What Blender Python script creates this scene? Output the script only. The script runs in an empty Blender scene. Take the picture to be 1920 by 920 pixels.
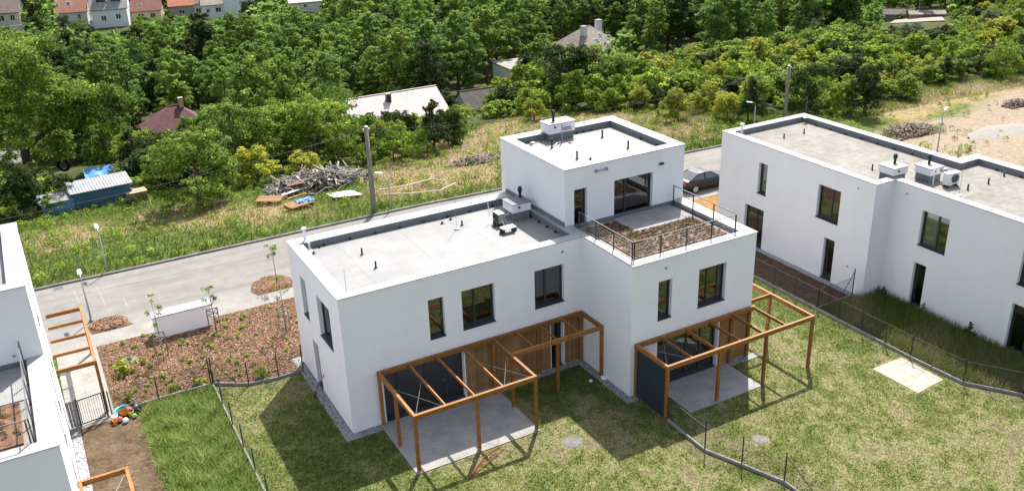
import bpy, math, random
import numpy as np
from mathutils import Matrix, Vector

S = bpy.context.scene
C = S.collection
random.seed(7)
RNG = np.random.default_rng(7)

# ------------------------------------------------------------------ camera
F_PX, CAM_P = 1713.76, (-9.7076, -33.545, 23.7826)
YAW, PITCH, ROLL = -0.4942, 1.1591, -0.0352
cam_d = bpy.data.cameras.new('camera')
cam_d.sensor_width = 36.0
cam_d.lens = F_PX * 36.0 / 1920.0
cam_d.clip_start, cam_d.clip_end = 0.5, 2000.0
cam = bpy.data.objects.new('camera', cam_d)
C.objects.link(cam)
CAM_R = Matrix.Rotation(YAW, 3, 'Z') @ Matrix.Rotation(PITCH, 3, 'X') @ Matrix.Rotation(ROLL, 3, 'Z')
cam.matrix_world = Matrix.Translation(CAM_P) @ CAM_R.to_4x4()
S.camera = cam

# ------------------------------------------------------------------ light
SUN = Vector((0.488, 0.555, 1.0)).normalized()
sun_el = math.asin(SUN.z)
sun_az = math.atan2(SUN.x, SUN.y)
w = bpy.data.worlds.new('World'); S.world = w; w.use_nodes = True
wn = w.node_tree
sky = wn.nodes.new('ShaderNodeTexSky'); sky.sky_type = 'NISHITA'; sky.sun_disc = False
sky.sun_elevation = sun_el; sky.sun_rotation = sun_az
sky.air_density = 1.0; sky.dust_density = 2.5; sky.ozone_density = 1.0
wn.nodes['Background'].inputs['Strength'].default_value = 0.14
hs = wn.nodes.new('ShaderNodeHueSaturation'); hs.inputs['Saturation'].default_value = 0.55   # hazy summer sky
wn.links.new(sky.outputs[0], hs.inputs['Color']); wn.links.new(hs.outputs[0], wn.nodes['Background'].inputs['Color'])
sl = bpy.data.lights.new('sun', 'SUN'); sl.energy = 5.0; sl.angle = math.radians(0.53); sl.color = (1.0, 0.955, 0.89)
so = bpy.data.objects.new('sun', sl); C.objects.link(so)
so.rotation_euler = (-SUN).to_track_quat('-Z', 'Y').to_euler()
so.location = (40, 40, 80)
S.view_settings.view_transform = 'Standard'
S.view_settings.look = 'None'
S.view_settings.gamma = 1.0
S.view_settings.use_curve_mapping = False
S.view_settings.exposure = 1.08
S.render.engine = 'CYCLES'
S.cycles.use_denoising = True
S.cycles.max_bounces = 8
S.cycles.transparent_max_bounces = 12

# ------------------------------------------------------------------ materials
def _nt(name):
    m = bpy.data.materials.new(name); m.use_nodes = True
    n = m.node_tree.nodes; l = m.node_tree.links
    b = n['Principled BSDF']
    return m, n, l, b
def rgba(c): return (c[0], c[1], c[2], 1.0)
def vor_or_noise(n, l, scale, detail=5.0, coord='Object', rough=0.6, stretch=None):
    tc = n.new('ShaderNodeTexCoord')
    t = n.new('ShaderNodeTexNoise'); t.inputs['Scale'].default_value = scale
    t.inputs['Detail'].default_value = detail; t.inputs['Roughness'].default_value = rough
    if stretch:
        mp = n.new('ShaderNodeMapping'); mp.inputs['Scale'].default_value = stretch
        l.new(tc.outputs[coord], mp.inputs['Vector']); l.new(mp.outputs[0], t.inputs['Vector'])
    else:
        l.new(tc.outputs[coord], t.inputs['Vector'])
    return t.outputs['Fac']
def ramp(n, l, fac, stops):
    r = n.new('ShaderNodeValToRGB'); e = r.color_ramp.elements
    while len(e) < len(stops): e.new(0.5)
    for i, (p, c) in enumerate(stops):
        e[i].position = p; e[i].color = rgba(c)
    l.new(fac, r.inputs[0]); return r.outputs[0]
def mixc(n, l, a, b, fac, mode='MIX'):
    m = n.new('ShaderNodeMix'); m.data_type = 'RGBA'; m.blend_type = mode
    for sock, v in ((m.inputs[6], a), (m.inputs[7], b)):
        if isinstance(v, (tuple, list)): sock.default_value = rgba(v)
        else: l.new(v, sock)
    if isinstance(fac, (int, float)): m.inputs[0].default_value = fac
    else: l.new(fac, m.inputs[0])
    return m.outputs[2]
def bump(n, l, b, h, strength, dist=0.02):
    bp = n.new('ShaderNodeBump'); bp.inputs['Strength'].default_value = strength
    bp.inputs['Distance'].default_value = dist
    l.new(h, bp.inputs['Height']); l.new(bp.outputs[0], b.inputs['Normal'])
def pm(name, c1, c2, scale=3.0, rough=0.8, bmp=0.0, bscale=40.0, fine=None, stretch=None, lo=0.35, hi=0.65, metal=0.0, objrand=0.0, spec=0.3):
    """two-tone noise material, optional fine second noise and per-object value jitter"""
    m, n, l, b = _nt(name)
    f = vor_or_noise(n, l, scale, stretch=stretch)
    col = ramp(n, l, f, [(lo, c1), (hi, c2)])
    if fine:
        f2 = vor_or_noise(n, l, fine[0], detail=3)
        col = mixc(n, l, col, ramp(n, l, f2, [(0.3, (fine[1],) * 3), (0.7, (fine[2],) * 3)]), 1.0, 'MULTIPLY')
    if objrand:
        oi = n.new('ShaderNodeObjectInfo')
        col = mixc(n, l, col, ramp(n, l, oi.outputs['Random'], [(0.0, (1 - objrand,) * 3), (1.0, (1 + objrand,) * 3)]), 1.0, 'MULTIPLY')
    l.new(col, b.inputs['Base Color'])
    b.inputs['Roughness'].default_value = rough; b.inputs['Metallic'].default_value = metal
    b.inputs['Specular IOR Level'].default_value = spec
    if bmp: bump(n, l, b, vor_or_noise(n, l, bscale, detail=4), bmp)
    return m
def leafmat(name, stops, transl=0.35, rand=0.25):
    """foliage: per-leaf tint attribute + per-object jitter, diffuse and translucent"""
    m, n, l, b = _nt(name)
    at = n.new('ShaderNodeAttribute'); at.attribute_name = 'tint'
    col = ramp(n, l, at.outputs['Fac'], stops)
    oi = n.new('ShaderNodeObjectInfo')
    col = mixc(n, l, col, ramp(n, l, oi.outputs['Random'], [(0.0, (1 - rand, 1 - rand * .7, 1 - rand)), (0.5, (1, 1, 1)), (1.0, (1 + rand, 1 + rand * .8, 1.0))]), 1.0, 'MULTIPLY')
    l.new(col, b.inputs['Base Color']); b.inputs['Roughness'].default_value = 0.7
    b.inputs['Specular IOR Level'].default_value = 0.1
    tr = n.new('ShaderNodeBsdfTranslucent'); l.new(col, tr.inputs['Color'])
    mx = n.new('ShaderNodeMixShader'); mx.inputs[0].default_value = transl
    l.new(b.outputs[0], mx.inputs[1]); l.new(tr.outputs[0], mx.inputs[2])
    l.new(mx.outputs[0], n['Material Output'].inputs['Surface'])
    return m
def glassmat(name, tint, ior):
    m, n, l, b = _nt(name)
    tr = n.new('ShaderNodeBsdfTransparent'); tr.inputs[0].default_value = rgba(tint)
    gl = n.new('ShaderNodeBsdfGlossy'); gl.inputs['Roughness'].default_value = 0.015
    gl.inputs['Color'].default_value = (0.95, 0.97, 1, 1)
    fr = n.new('ShaderNodeFresnel'); fr.inputs[0].default_value = ior
    mx = n.new('ShaderNodeMixShader')
    l.new(fr.outputs[0], mx.inputs[0]); l.new(tr.outputs[0], mx.inputs[1]); l.new(gl.outputs[0], mx.inputs[2])
    l.new(mx.outputs[0], n['Material Output'].inputs['Surface'])
    return m

M = {}
def plaster(name, base):
    m, n, l, b = _nt(name)
    d = [v * .955 for v in base]
    col = ramp(n, l, vor_or_noise(n, l, 0.55, detail=6), [(0.3, d), (0.7, base)])
    st = vor_or_noise(n, l, .8, detail=6, stretch=(1, 1, .6))
    col = mixc(n, l, col, ramp(n, l, st, [(0.28, (.955, .95, .945)), (0.5, (1, 1, 1))]), 1.0, 'MULTIPLY')
    sp_ = vor_or_noise(n, l, 26, detail=4)
    col = mixc(n, l, col, ramp(n, l, sp_, [(0.3, (.95, .95, .95)), (0.65, (1.02, 1.02, 1.02))]), 1.0, 'MULTIPLY')
    l.new(col, b.inputs['Base Color']); b.inputs['Roughness'].default_value = 0.92; b.inputs['Specular IOR Level'].default_value = .15
    bump(n, l, b, vor_or_noise(n, l, 70, detail=3), 0.25, 0.006)
    return m
M['plaster'] = plaster('white_render', (.80, .785, .815))
M['plaster_warm'] = plaster('white_render_dusty', (.765, .75, .77))
M['membrane'] = pm('roof_membrane', (.165, .167, .168), (.205, .205, .203), .7, .6, .08, 30, fine=(6, .93, 1.05), objrand=.05)
M['membrane_dusty'] = pm('roof_membrane_dusty', (.15, .137, .12), (.21, .196, .179), .55, .85, .1, 25, fine=(2.2, .82, 1.1), objrand=.03, lo=.3, hi=.7)
M['upstand'] = pm('membrane_upstand', (.128, .14, .155), (.16, .172, .187), 1.5, .6)
M['coping'] = pm('sheet_coping', (.26, .262, .265), (.32, .32, .32), 1.2, .45, fine=(8, .95, 1.04))
M['coping_dusty'] = pm('sheet_coping_dusty', (.21, .207, .20), (.27, .265, .255), 1.0, .6, fine=(5, .92, 1.06))
M['frame'] = pm('anthracite_aluminium', (.022, .026, .032), (.03, .034, .04), 4, .35, spec=.5)
M['sill'] = pm('anthracite_sill', (.025, .03, .042), (.035, .042, .055), 4, .3, metal=.0, spec=.5)
M['glass'] = glassmat('window_glass', (.55, .59, .57), 2.15)
M['room'] = pm('room_paint', (.42, .40, .37), (.47, .45, .42), 2, .9)
M['floorboard'] = pm('indoor_floor', (.16, .11, .07), (.22, .15, .09), 2, .5, stretch=(1, 8, 1))
M['curtain'] = pm('curtain_cloth', (.62, .66, .60), (.72, .74, .70), 1.5, .9, stretch=(14, 14, .2))
M['timber'] = pm('larch_glulam', (.20, .080, .017), (.30, .13, .034), 1.6, .6, .12, 14, fine=(26, .78, 1.15), stretch=(2.5, 2.5, 5), objrand=.16)
M['plank'] = pm('larch_cladding', (.17, .090, .038), (.31, .175, .085), 2.2, .75, .2, 30, fine=(30, .8, 1.12), stretch=(9, 9, .7), objrand=.22)
M['steel'] = pm('galvanised_steel', (.26, .27, .28), (.36, .37, .38), 6, .45, metal=.5)
M['darksteel'] = pm('dark_coated_steel', (.03, .035, .04), (.045, .05, .055), 6, .45)
M['panel'] = pm('dark_privacy_panel', (.020, .032, .045), (.028, .042, .058), 2, .55, stretch=(6, 6, .6))
M['wire'] = pm('fence_wire', (.028, .034, .034), (.045, .05, .05), 6, .5)
M['concrete'] = pm('concrete_slab', (.20, .20, .20), (.265, .262, .258), 1.3, .85, .12, 40, fine=(9, .88, 1.08), objrand=.04)
M['kerb'] = pm('concrete_kerb', (.19, .187, .183), (.27, .262, .255), 2.4, .9, .2, 30, fine=(14, .85, 1.1), objrand=.08)
M['kerb_dark'] = pm('road_kerb', (.12, .115, .12), (.18, .172, .172), 2, .9, .2, 30, objrand=.12)
M['plastic_black'] = pm('black_plastic', (.02, .021, .024), (.03, .03, .034), 6, .5)
M['plastic_white'] = pm('white_plastic', (.66, .67, .66), (.74, .74, .73), 3, .4)
M['black_metal'] = pm('black_powder_coat', (.018, .02, .022), (.028, .03, .033), 6, .4)

# ------------------------------------------------------------------ mesh helpers
def link(o, parent=None):
    C.objects.link(o)
    if parent is not None: o.parent = parent
    return o
class MB:
    """collects shapes; build() links them as one mesh object"""
    def __init__(s): s.v = []; s.f = []
    def add(s, vs, fs):
        k = len(s.v); s.v += [tuple(p) for p in vs]; s.f += [tuple(i + k for i in f) for f in fs]; return s
    def box(s, x0, y0, z0, x1, y1, z1):
        if x0 > x1: x0, x1 = x1, x0
        if y0 > y1: y0, y1 = y1, y0
        return s.add([(x0, y0, z0), (x1, y0, z0), (x1, y1, z0), (x0, y1, z0), (x0, y0, z1), (x1, y0, z1), (x1, y1, z1), (x0, y1, z1)],
                     [(3, 2, 1, 0), (4, 5, 6, 7), (0, 1, 5, 4), (1, 2, 6, 5), (2, 3, 7, 6), (3, 0, 4, 7)])
    def bar(s, a, b, wd, ht, up=(0, 0, 1), bev=0.0):
        a = Vector(a); b = Vector(b); d = (b - a).normalized(); up = Vector(up)
        if abs(d.dot(up)) > .98: up = Vector((1, 0, 0))
        sd = d.cross(up).normalized() * (wd / 2); u = sd.cross(d).normalized() * (ht / 2)
        if bev <= 0:
            sec = [-sd - u, sd - u, sd + u, -sd + u]
        else:
            k = 1 - 2 * bev / wd; k2 = 1 - 2 * bev / ht
            sec = [-sd * k - u, sd * k - u, sd - u * k2, sd + u * k2, sd * k + u, -sd * k + u, -sd + u * k2, -sd - u * k2]
        n = len(sec)
        vs = [a + q for q in sec] + [b + q for q in sec]
        fs = [(i, (i + 1) % n, n + (i + 1) % n, n + i) for i in range(n)] + [tuple(range(n - 1, -1, -1)), tuple(range(n, 2 * n))]
        return s.add(vs, fs)
    def tube(s, pts, rs, n=8, cap=True):
        pts = [Vector(p) for p in pts]
        if not isinstance(rs, (list, tuple)): rs = [rs] * len(pts)
        vs = []; fs = []; ref = Vector((0.31, 0.95, 0.1))
        for i, p in enumerate(pts):
            d = (pts[min(i + 1, len(pts) - 1)] - pts[max(i - 1, 0)]).normalized()
            r0 = ref if abs(d.dot(ref)) < .95 else Vector((1, 0, 0))
            a = d.cross(r0).normalized(); b = d.cross(a)
            vs += [p + (a * math.cos(t) + b * math.sin(t)) * rs[i] for t in [2 * math.pi * j / n for j in range(n)]]
        for i in range(len(pts) - 1):
            for j in range(n): fs.append((i * n + j, i * n + (j + 1) % n, (i + 1) * n + (j + 1) % n, (i + 1) * n + j))
        if cap: fs += [tuple(range(n - 1, -1, -1)), tuple(range((len(pts) - 1) * n, len(pts) * n))]
        return s.add(vs, fs)
    def prism(s, poly, z0, z1):
        n = len(poly); vs = [(x, y, z0) for x, y in poly] + [(x, y, z1) for x, y in poly]
        return s.add(vs, [tuple(range(n - 1, -1, -1)), tuple(range(n, 2 * n))] + [(i, (i + 1) % n, n + (i + 1) % n, n + i) for i in range(n)])
    def ring(s, outer, inner, z0, z1):
        n = len(outer)
        vs = [(x, y, z) for z in (z0, z1) for p in (outer, inner) for x, y in p]
        fs = []
        for i in range(n):
            j = (i + 1) % n
            fs += [(2 * n + i, 2 * n + j, 3 * n + j, 3 * n + i), (i, n + i, n + j, j), (i, j, 2 * n + j, 2 * n + i), (n + i, 3 * n + i, 3 * n + j, n + j)]
        return s.add(vs, fs)
    def lathe(s, c, prof, n=12):
        """prof: list of (r, z) about the vertical through c"""
        vs = [(c[0] + r * math.cos(2 * math.pi * j / n), c[1] + r * math.sin(2 * math.pi * j / n), c[2] + z) for r, z in prof for j in range(n)]
        fs = [(i * n + j, i * n + (j + 1) % n, (i + 1) * n + (j + 1) % n, (i + 1) * n + j) for i in range(len(prof) - 1) for j in range(n)]
        fs += [tuple(range(n - 1, -1, -1)), tuple(range((len(prof) - 1) * n, len(prof) * n))]
        return s.add(vs, fs)
    def mesh(s, name, mat):
        me = bpy.data.meshes.new(name); me.from_pydata(s.v, [], s.f); me.validate()
        me.materials.append(M[mat] if isinstance(mat, str) else mat); return me
    def build(s, name, mat, parent=None, smooth=False):
        me = s.mesh(name, mat)
        if smooth: me.polygons.foreach_set('use_smooth', [True] * len(me.polygons))
        return link(bpy.data.objects.new(name, me), parent)
def npmesh(name, V, F, mat, tint=None, smooth=False):
    V = np.asarray(V, np.float32); F = np.asarray(F, np.int32); k = F.shape[1]
    me = bpy.data.meshes.new(name)
    me.vertices.add(len(V)); me.vertices.foreach_set('co', V.ravel())
    me.loops.add(F.size); me.loops.foreach_set('vertex_index', F.ravel())
    me.polygons.add(len(F)); me.polygons.foreach_set('loop_start', np.arange(0, F.size, k, dtype=np.int32))
    me.polygons.foreach_set('loop_total', np.full(len(F), k, np.int32))
    if tint is not None:
        a = me.attributes.new('tint', 'FLOAT', 'POINT'); a.data.foreach_set('value', np.asarray(tint, np.float32))
    if smooth: me.polygons.foreach_set('use_smooth', np.ones(len(F), bool))
    me.materials.append(M[mat] if isinstance(mat, str) else mat)
    me.update(calc_edges=True)
    return me
def tag(o, label=None, cat=None, group=None, kind=None):
    if label: o['label'] = label
    if cat: o['category'] = cat
    if group: o['group'] = group
    if kind: o['kind'] = kind
    return o
def thing(name, label, cat, loc=(0, 0, 0), rz=0.0, group=None):
    o = bpy.data.objects.new(name, None); o.empty_display_size = .2
    o.location = loc; o.rotation_euler = (0, 0, rz); C.objects.link(o)
    return tag(o, label, cat, group)
def inst(name, me, parent=None, loc=(0, 0, 0), rz=0.0, sc=(1, 1, 1)):
    o = bpy.data.objects.new(name, me); o.location = loc; o.rotation_euler = (0, 0, rz); o.scale = sc
    return link(o, parent)
def copy_tree(o, parent=None):
    c = o.copy(); C.objects.link(c); c.parent = parent
    for ch in o.children: copy_tree(ch, c)
    return c
def struct(o): o['kind'] = 'structure'; return o

# ------------------------------------------------------------------ the lie of the land
def tz(x, y):
    x = np.asarray(x, float); y = np.asarray(y, float)
    y0 = 28 + .15 * np.maximum(0, x - 20)
    s = y - y0
    z = np.interp(s, [0, 20, 37, 70, 110, 200, 260, 420, 700], [0, -3, -8, -13, -15, -14, -9, 22, 70])
    road = -.022 * np.maximum(0, x - 14) * np.clip((y - 10) / 6, 0, 1)
    rough = .18 * np.sin(x * .31 + y * .17) * np.sin(y * .23 - x * .11) * np.clip((y - 27) / 12, 0, 1)
    return z + road + rough
def road_z(x): return -.022 * max(0.0, x - 14)
def ray(u, v):
    d = CAM_R @ Vector(((u - 960) / F_PX, (460 - v) / F_PX, -1.0)); return d
def at(u, v):
    """the terrain point seen at photo pixel (u, v)"""
    d = ray(u, v); p = Vector(CAM_P); t = 20.0
    while t < 900:
        q = p + d * t
        if q.z <= float(tz(q.x, q.y)): break
        t += .5
    return Vector((q.x, q.y, float(tz(q.x, q.y))))
RINV = CAM_R.transposed()
def px(p):
    d = RINV @ (Vector(p) - Vector(CAM_P)); return 960 + F_PX * d.x / -d.z, 460 - F_PX * d.y / -d.z, -d.z

# ------------------------------------------------------------------ ground materials
def terrain_mat():
    m, n, l, b = _nt('open_ground')
    def attr(nm):
        a = n.new('ShaderNodeAttribute'); a.attribute_name = nm; return a.outputs['Fac']
    big = vor_or_noise(n, l, .35, detail=8); fine = vor_or_noise(n, l, 3.0, detail=6)
    green = ramp(n, l, fine, [(.3, (.045, .068, .014)), (.55, (.085, .115, .024)), (.75, (.14, .14, .05))])
    straw = ramp(n, l, fine, [(.25, (.13, .10, .045)), (.5, (.24, .18, .09)), (.75, (.32, .25, .14))])
    floor = ramp(n, l, big, [(.3, (.03, .042, .012)), (.7, (.07, .078, .026))])
    sand = ramp(n, l, fine, [(.25, (.165, .128, .088)), (.5, (.245, .195, .14)), (.75, (.29, .24, .18))])
    def soft(nm, k):
        s = n.new('ShaderNodeMath'); s.operation = 'MULTIPLY_ADD'
        l.new(big, s.inputs[0]); s.inputs[1].default_value = k; l.new(attr(nm), s.inputs[2])
        s2 = n.new('ShaderNodeMapRange'); l.new(s.outputs[0], s2.inputs[0])
        s2.inputs[1].default_value = .5 + k * .5 - .18; s2.inputs[2].default_value = .5 + k * .5 + .18
        return s2.outputs[0]
    col = mixc(n, l, floor, green, soft('z_green', .8))
    col = mixc(n, l, col, straw, soft('z_straw', 1.2))
    col = mixc(n, l, col, sand, soft('z_sand', .9))
    l.new(col, b.inputs['Base Color']); b.inputs['Roughness'].default_value = .95; b.inputs['Specular IOR Level'].default_value = .1
    bump(n, l, b, vor_or_noise(n, l, 2.2, detail=8, rough=.7), .9, .25)
    return m
M['terrain'] = terrain_mat()
def vnoise(x, y, s, seed):
    r = np.random.default_rng(seed).random((256, 256)); x = np.asarray(x) * s + 500; y = np.asarray(y) * s + 500
    i = np.floor(x).astype(int); j = np.floor(y).astype(int); fx = x - i; fy = y - j; fx = fx * fx * (3 - 2 * fx); fy = fy * fy * (3 - 2 * fy)
    g = lambda a, b: r[a % 256, b % 256]
    return (g(i, j) * (1 - fx) + g(i + 1, j) * fx) * (1 - fy) + (g(i, j + 1) * (1 - fx) + g(i + 1, j + 1) * fx) * fy
def dryness(x, y):
    """0 lush, .6 straw, 1 bare soil: how the young lawn has taken"""
    f = .26 * vnoise(x, y, .2, 1) + .22 * vnoise(x, y, .7, 2) + .26 * vnoise(x, y, 1.9, 3) + .26 * vnoise(x, y, 4.3, 4)
    return np.clip(.39 + (f - .5) * 1.9, 0, 1)
def lawn_mat(name, a, b_, c, soil, k=.5):
    m, n, l, b = _nt(name)
    f1 = vor_or_noise(n, l, .3, detail=8, rough=.62); f2 = vor_or_noise(n, l, 2.6, detail=7, rough=.7); f3 = vor_or_noise(n, l, 16, detail=3)
    if name == 'patchy_lawn':
        da = n.new('ShaderNodeAttribute'); da.attribute_name = 'dry'
        col = ramp(n, l, da.outputs['Fac'], [(.0, (.05, .078, .016)), (.35, (.088, .108, .028)), (.6, (.158, .158, .072)), (.82, (.165, .142, .086)), (1.0, (.11, .086, .058))])
    else: col = ramp(n, l, f1, [(.36, a), (.48, b_), (.62, c)])
    col = mixc(n, l, col, ramp(n, l, f2, [(.25, [v * .4 for v in a]), (.45, b_), (.66, [v * 1.3 for v in c])]), .25 if name == 'patchy_lawn' else .68)
    mask = n.new('ShaderNodeMapRange'); l.new(vor_or_noise(n, l, .9, detail=8, rough=.75), mask.inputs[0])
    mask.inputs[1].default_value = k + (.08 if name == 'patchy_lawn' else 0); mask.inputs[2].default_value = k + .24
    col = mixc(n, l, col, soil, mask.outputs[0])
    col = mixc(n, l, col, ramp(n, l, f3, [(.3, (.5, .52, .5)), (.7, (1.4, 1.36, 1.3))]), 1.0, 'MULTIPLY')
    col = mixc(n, l, col, ramp(n, l, vor_or_noise(n, l, 6.5, detail=4), [(.32, (.55, .62, .45)), (.5, (1, 1, 1)), (.7, (1.35, 1.28, 1.3))]), 1.0, 'MULTIPLY')
    l.new(col, b.inputs['Base Color']); b.inputs['Roughness'].default_value = .95; b.inputs['Specular IOR Level'].default_value = .1
    bump(n, l, b, vor_or_noise(n, l, 22, detail=5, rough=.7), .8, .05)
    return m
M['lawn'] = lawn_mat('patchy_lawn', (.045, .066, .016), (.105, .118, .036), (.22, .205, .115), (.115, .09, .062), .52)
M['tallgrass_soil'] = lawn_mat('tall_grass_soil', (.05, .075, .016), (.075, .105, .022), (.11, .13, .035), (.07, .055, .03), .64)
M['rough'] = lawn_mat('rough_grass', (.05, .06, .018), (.09, .088, .03), (.15, .12, .05), (.09, .062, .035), .58)
M['soil'] = pm('bare_soil', (.06, .042, .025), (.112, .08, .05), 1.4, .95, .8, 9, fine=(7, .6, 1.3), spec=.1)
M['mulch'] = pm('bark_mulch', (.085, .046, .027), (.18, .105, .064), 2.2, .95, .9, 18, fine=(15, .5, 1.45), spec=.1)
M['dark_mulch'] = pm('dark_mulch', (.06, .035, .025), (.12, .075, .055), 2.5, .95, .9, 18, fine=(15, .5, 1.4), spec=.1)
def asphalt():
    m, n, l, b = _nt('dusty_asphalt')
    f1 = vor_or_noise(n, l, .16, detail=7, stretch=(1, 3.4, 1)); f2 = vor_or_noise(n, l, 1.1, detail=7); f3 = vor_or_noise(n, l, 90, detail=2)
    col = ramp(n, l, f1, [(.3, (.150, .143, .134)), (.7, (.195, .186, .174))])
    col = mixc(n, l, col, ramp(n, l, f2, [(.3, (.86, .85, .84)), (.7, (1.08, 1.07, 1.05))]), 1.0, 'MULTIPLY')
    tt_ = vor_or_noise(n, l, .5, detail=6, stretch=(.12, 2.6, 1))
    col = mixc(n, l, col, ramp(n, l, tt_, [(.35, (.9, .895, .885)), (.5, (1, 1, 1)), (.68, (1.07, 1.065, 1.05))]), 1.0, 'MULTIPLY')
    col = mixc(n, l, col, ramp(n, l, f3, [(.3, (.85,) * 3), (.7, (1.14,) * 3)]), 1.0, 'MULTIPLY')
    l.new(col, b.inputs['Base Color']); b.inputs['Roughness'].default_value = .9; b.inputs['Specular IOR Level'].default_value = .2
    bump(n, l, b, f3, .3, .01)
    return m
M['asphalt'] = asphalt()
M['pave'] = pm('pale_pavement', (.18, .168, .152), (.23, .216, .198), 1.1, .9, .15, 30, fine=(8, .9, 1.08))
M['apron'] = pm('dusty_apron', (.155, .149, .141), (.20, .192, .18), .8, .9, .15, 30, fine=(10, .9, 1.08))
M['path'] = pm('path_slabs', (.205, .19, .172), (.265, .248, .228), 1.6, .9, .12, 30, fine=(9, .9, 1.07), objrand=.05)
M['gravel'] = pm('grey_gravel', (.16, .16, .17), (.34, .34, .34), 14, .95, .9, 24, spec=.1, objrand=.1)
M['paint'] = pm('worn_road_paint', (.165, .16, .153), (.215, .21, .203), 5, .8)

def g0(u, v, z=0.0):
    d = ray(u, v); t = (z - CAM_P[2]) / d.z; return (CAM_P[0] + d.x * t, CAM_P[1] + d.y * t)

# ------------------------------------------------------------------ terrain
def poly_mask(X, Y, poly):
    """signed distance (positive inside) to a polygon, vectorised"""
    ins = np.zeros(X.shape, bool); dist = np.full(X.shape, 1e9); n = len(poly)
    for i in range(n):
        (x0, y0), (x1, y1) = poly[i], poly[(i + 1) % n]
        c = ((y0 > Y) != (y1 > Y)) & (X < (x1 - x0) * (Y - y0) / ((y1 - y0) or 1e-9) + x0)
        ins ^= c
        dx, dy = x1 - x0, y1 - y0; t = np.clip(((X - x0) * dx + (Y - y0) * dy) / (dx * dx + dy * dy + 1e-12), 0, 1)
        dist = np.minimum(dist, np.hypot(X - x0 - t * dx, Y - y0 - t * dy))
    return np.where(ins, dist, -dist)
def wpoly(pts): return [tuple(at(*p)[:2]) for p in pts]
EDGE_PX = [(-80, 420), (60, 400), (240, 372), (440, 352), (560, 318), (680, 302), (860, 262), (920, 228), (1040, 212), (1200, 200), (1300, 212), (1380, 222), (1480, 216), (1560, 208), (1660, 200), (1720, 176), (1800, 152), (1930, 142), (2050, 130)]
EDGE = wpoly(EDGE_PX)
OPEN = EDGE + [(140, -40), (-60, -60), (-60, EDGE[0][1])]
STRAW = [wpoly([(640, 318), (700, 302), (860, 258), (940, 225), (1040, 212), (1240, 205), (1345, 225), (1345, 262), (1285, 268), (1100, 285), (930, 345), (850, 352), (700, 345), (640, 340)]),
         wpoly([(280, 400), (420, 372), (470, 380), (420, 425), (300, 440)]), wpoly([(1650, 205), (1800, 152), (1930, 145), (1930, 175), (1800, 200), (1690, 235)]),
         wpoly([(60, 440), (200, 415), (260, 430), (80, 470)]), wpoly([(430, 395), (520, 372), (600, 400), (480, 425)]), wpoly([(690, 350), (800, 330), (920, 320), (930, 345), (780, 372), (700, 372)])]
SAND = wpoly([(1620, 262), (1690, 238), (1745, 225), (1800, 212), (1860, 182), (1930, 165), (1990, 200), (1990, 330), (1840, 318), (1740, 308), (1640, 285)])
gx = np.concatenate([np.arange(-420, -60, 20), np.arange(-60, 120, .9), np.arange(120, 520, 14)])
gy = np.concatenate([np.arange(-80, 10, 10), np.arange(10, 62, .8), np.arange(62, 130, 3), np.arange(130, 640, 14)])
GX, GY = np.meshgrid(gx, gy)
GZ = tz(GX, GY) - .03 - .02 * (GY < 26)
NXg, NYg = len(gx), len(gy)
idx = np.arange(NXg * NYg).reshape(NYg, NXg)
Fq = np.stack([idx[:-1, :-1], idx[:-1, 1:], idx[1:, 1:], idx[1:, :-1]], -1).reshape(-1, 4)
me = npmesh('terrain', np.stack([GX, GY, GZ], -1).reshape(-1, 3), Fq, 'terrain', smooth=True)
def zone(nm, polys, soft):
    d = np.max([poly_mask(GX, GY, p) for p in polys], 0)
    a = me.attributes.new(nm, 'FLOAT', 'POINT'); a.data.foreach_set('value', np.clip(.5 + d / soft, 0, 1).astype(np.float32).ravel())
zone('z_green', [OPEN], 6); zone('z_straw', STRAW, 7); zone('z_sand', [SAND], 5)
terrain = struct(link(bpy.data.objects.new('terrain', me)))

def sheet(name, poly, z, mat, th=0.0, parent=None):
    mb = MB()
    if th: mb.prism(poly, z - th, z)
    else: mb.add([(x, y, z) for x, y in poly], [tuple(range(len(poly)))])
    return struct(mb.build(name, mat, parent))
def strip(name, xs, y0, y1, dz, mat):
    """a flat strip along X that follows the fall of the road"""
    vs = []; fs = []
    for x in xs: vs += [(x, y0, road_z(x) + dz), (x, y1, road_z(x) + dz)]
    for i in range(len(xs) - 1): fs.append((2 * i, 2 * i + 2, 2 * i + 3, 2 * i + 1))
    return struct(MB().add(vs, fs).build(name, mat))
XS = [-60, -30, 0, 14, 30, 60, 120]
XS = [-60, -30, 0, 14, 30, 44]
strip('road', XS, 17.8, 24.3, .0, 'asphalt')
strip('road_apron', XS, 16.4, 17.8, .004, 'apron')
strip('pavement', XS, 14.85, 16.4, .012, 'pave')
# gutter line of kerb stones on the far side, one stone per metre and a half
kroot = struct(bpy.data.objects.new('road_kerb', None)); C.objects.link(kroot)
ks = MB().bar((-.74, 0, 0), (.74, 0, 0), .17, .2, bev=.015).mesh('kerb_stone', 'kerb_dark')
for i in range(44):
    x = -22 + 1.5 * i
    o = inst('kerb_stone', ks, kroot, (x, 24.4 + random.uniform(-.008, .008), road_z(x) + .03 + random.uniform(-.006, .006)))
    o.rotation_euler = (0, math.atan(.022) if x > 14 else 0, 0)
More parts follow.
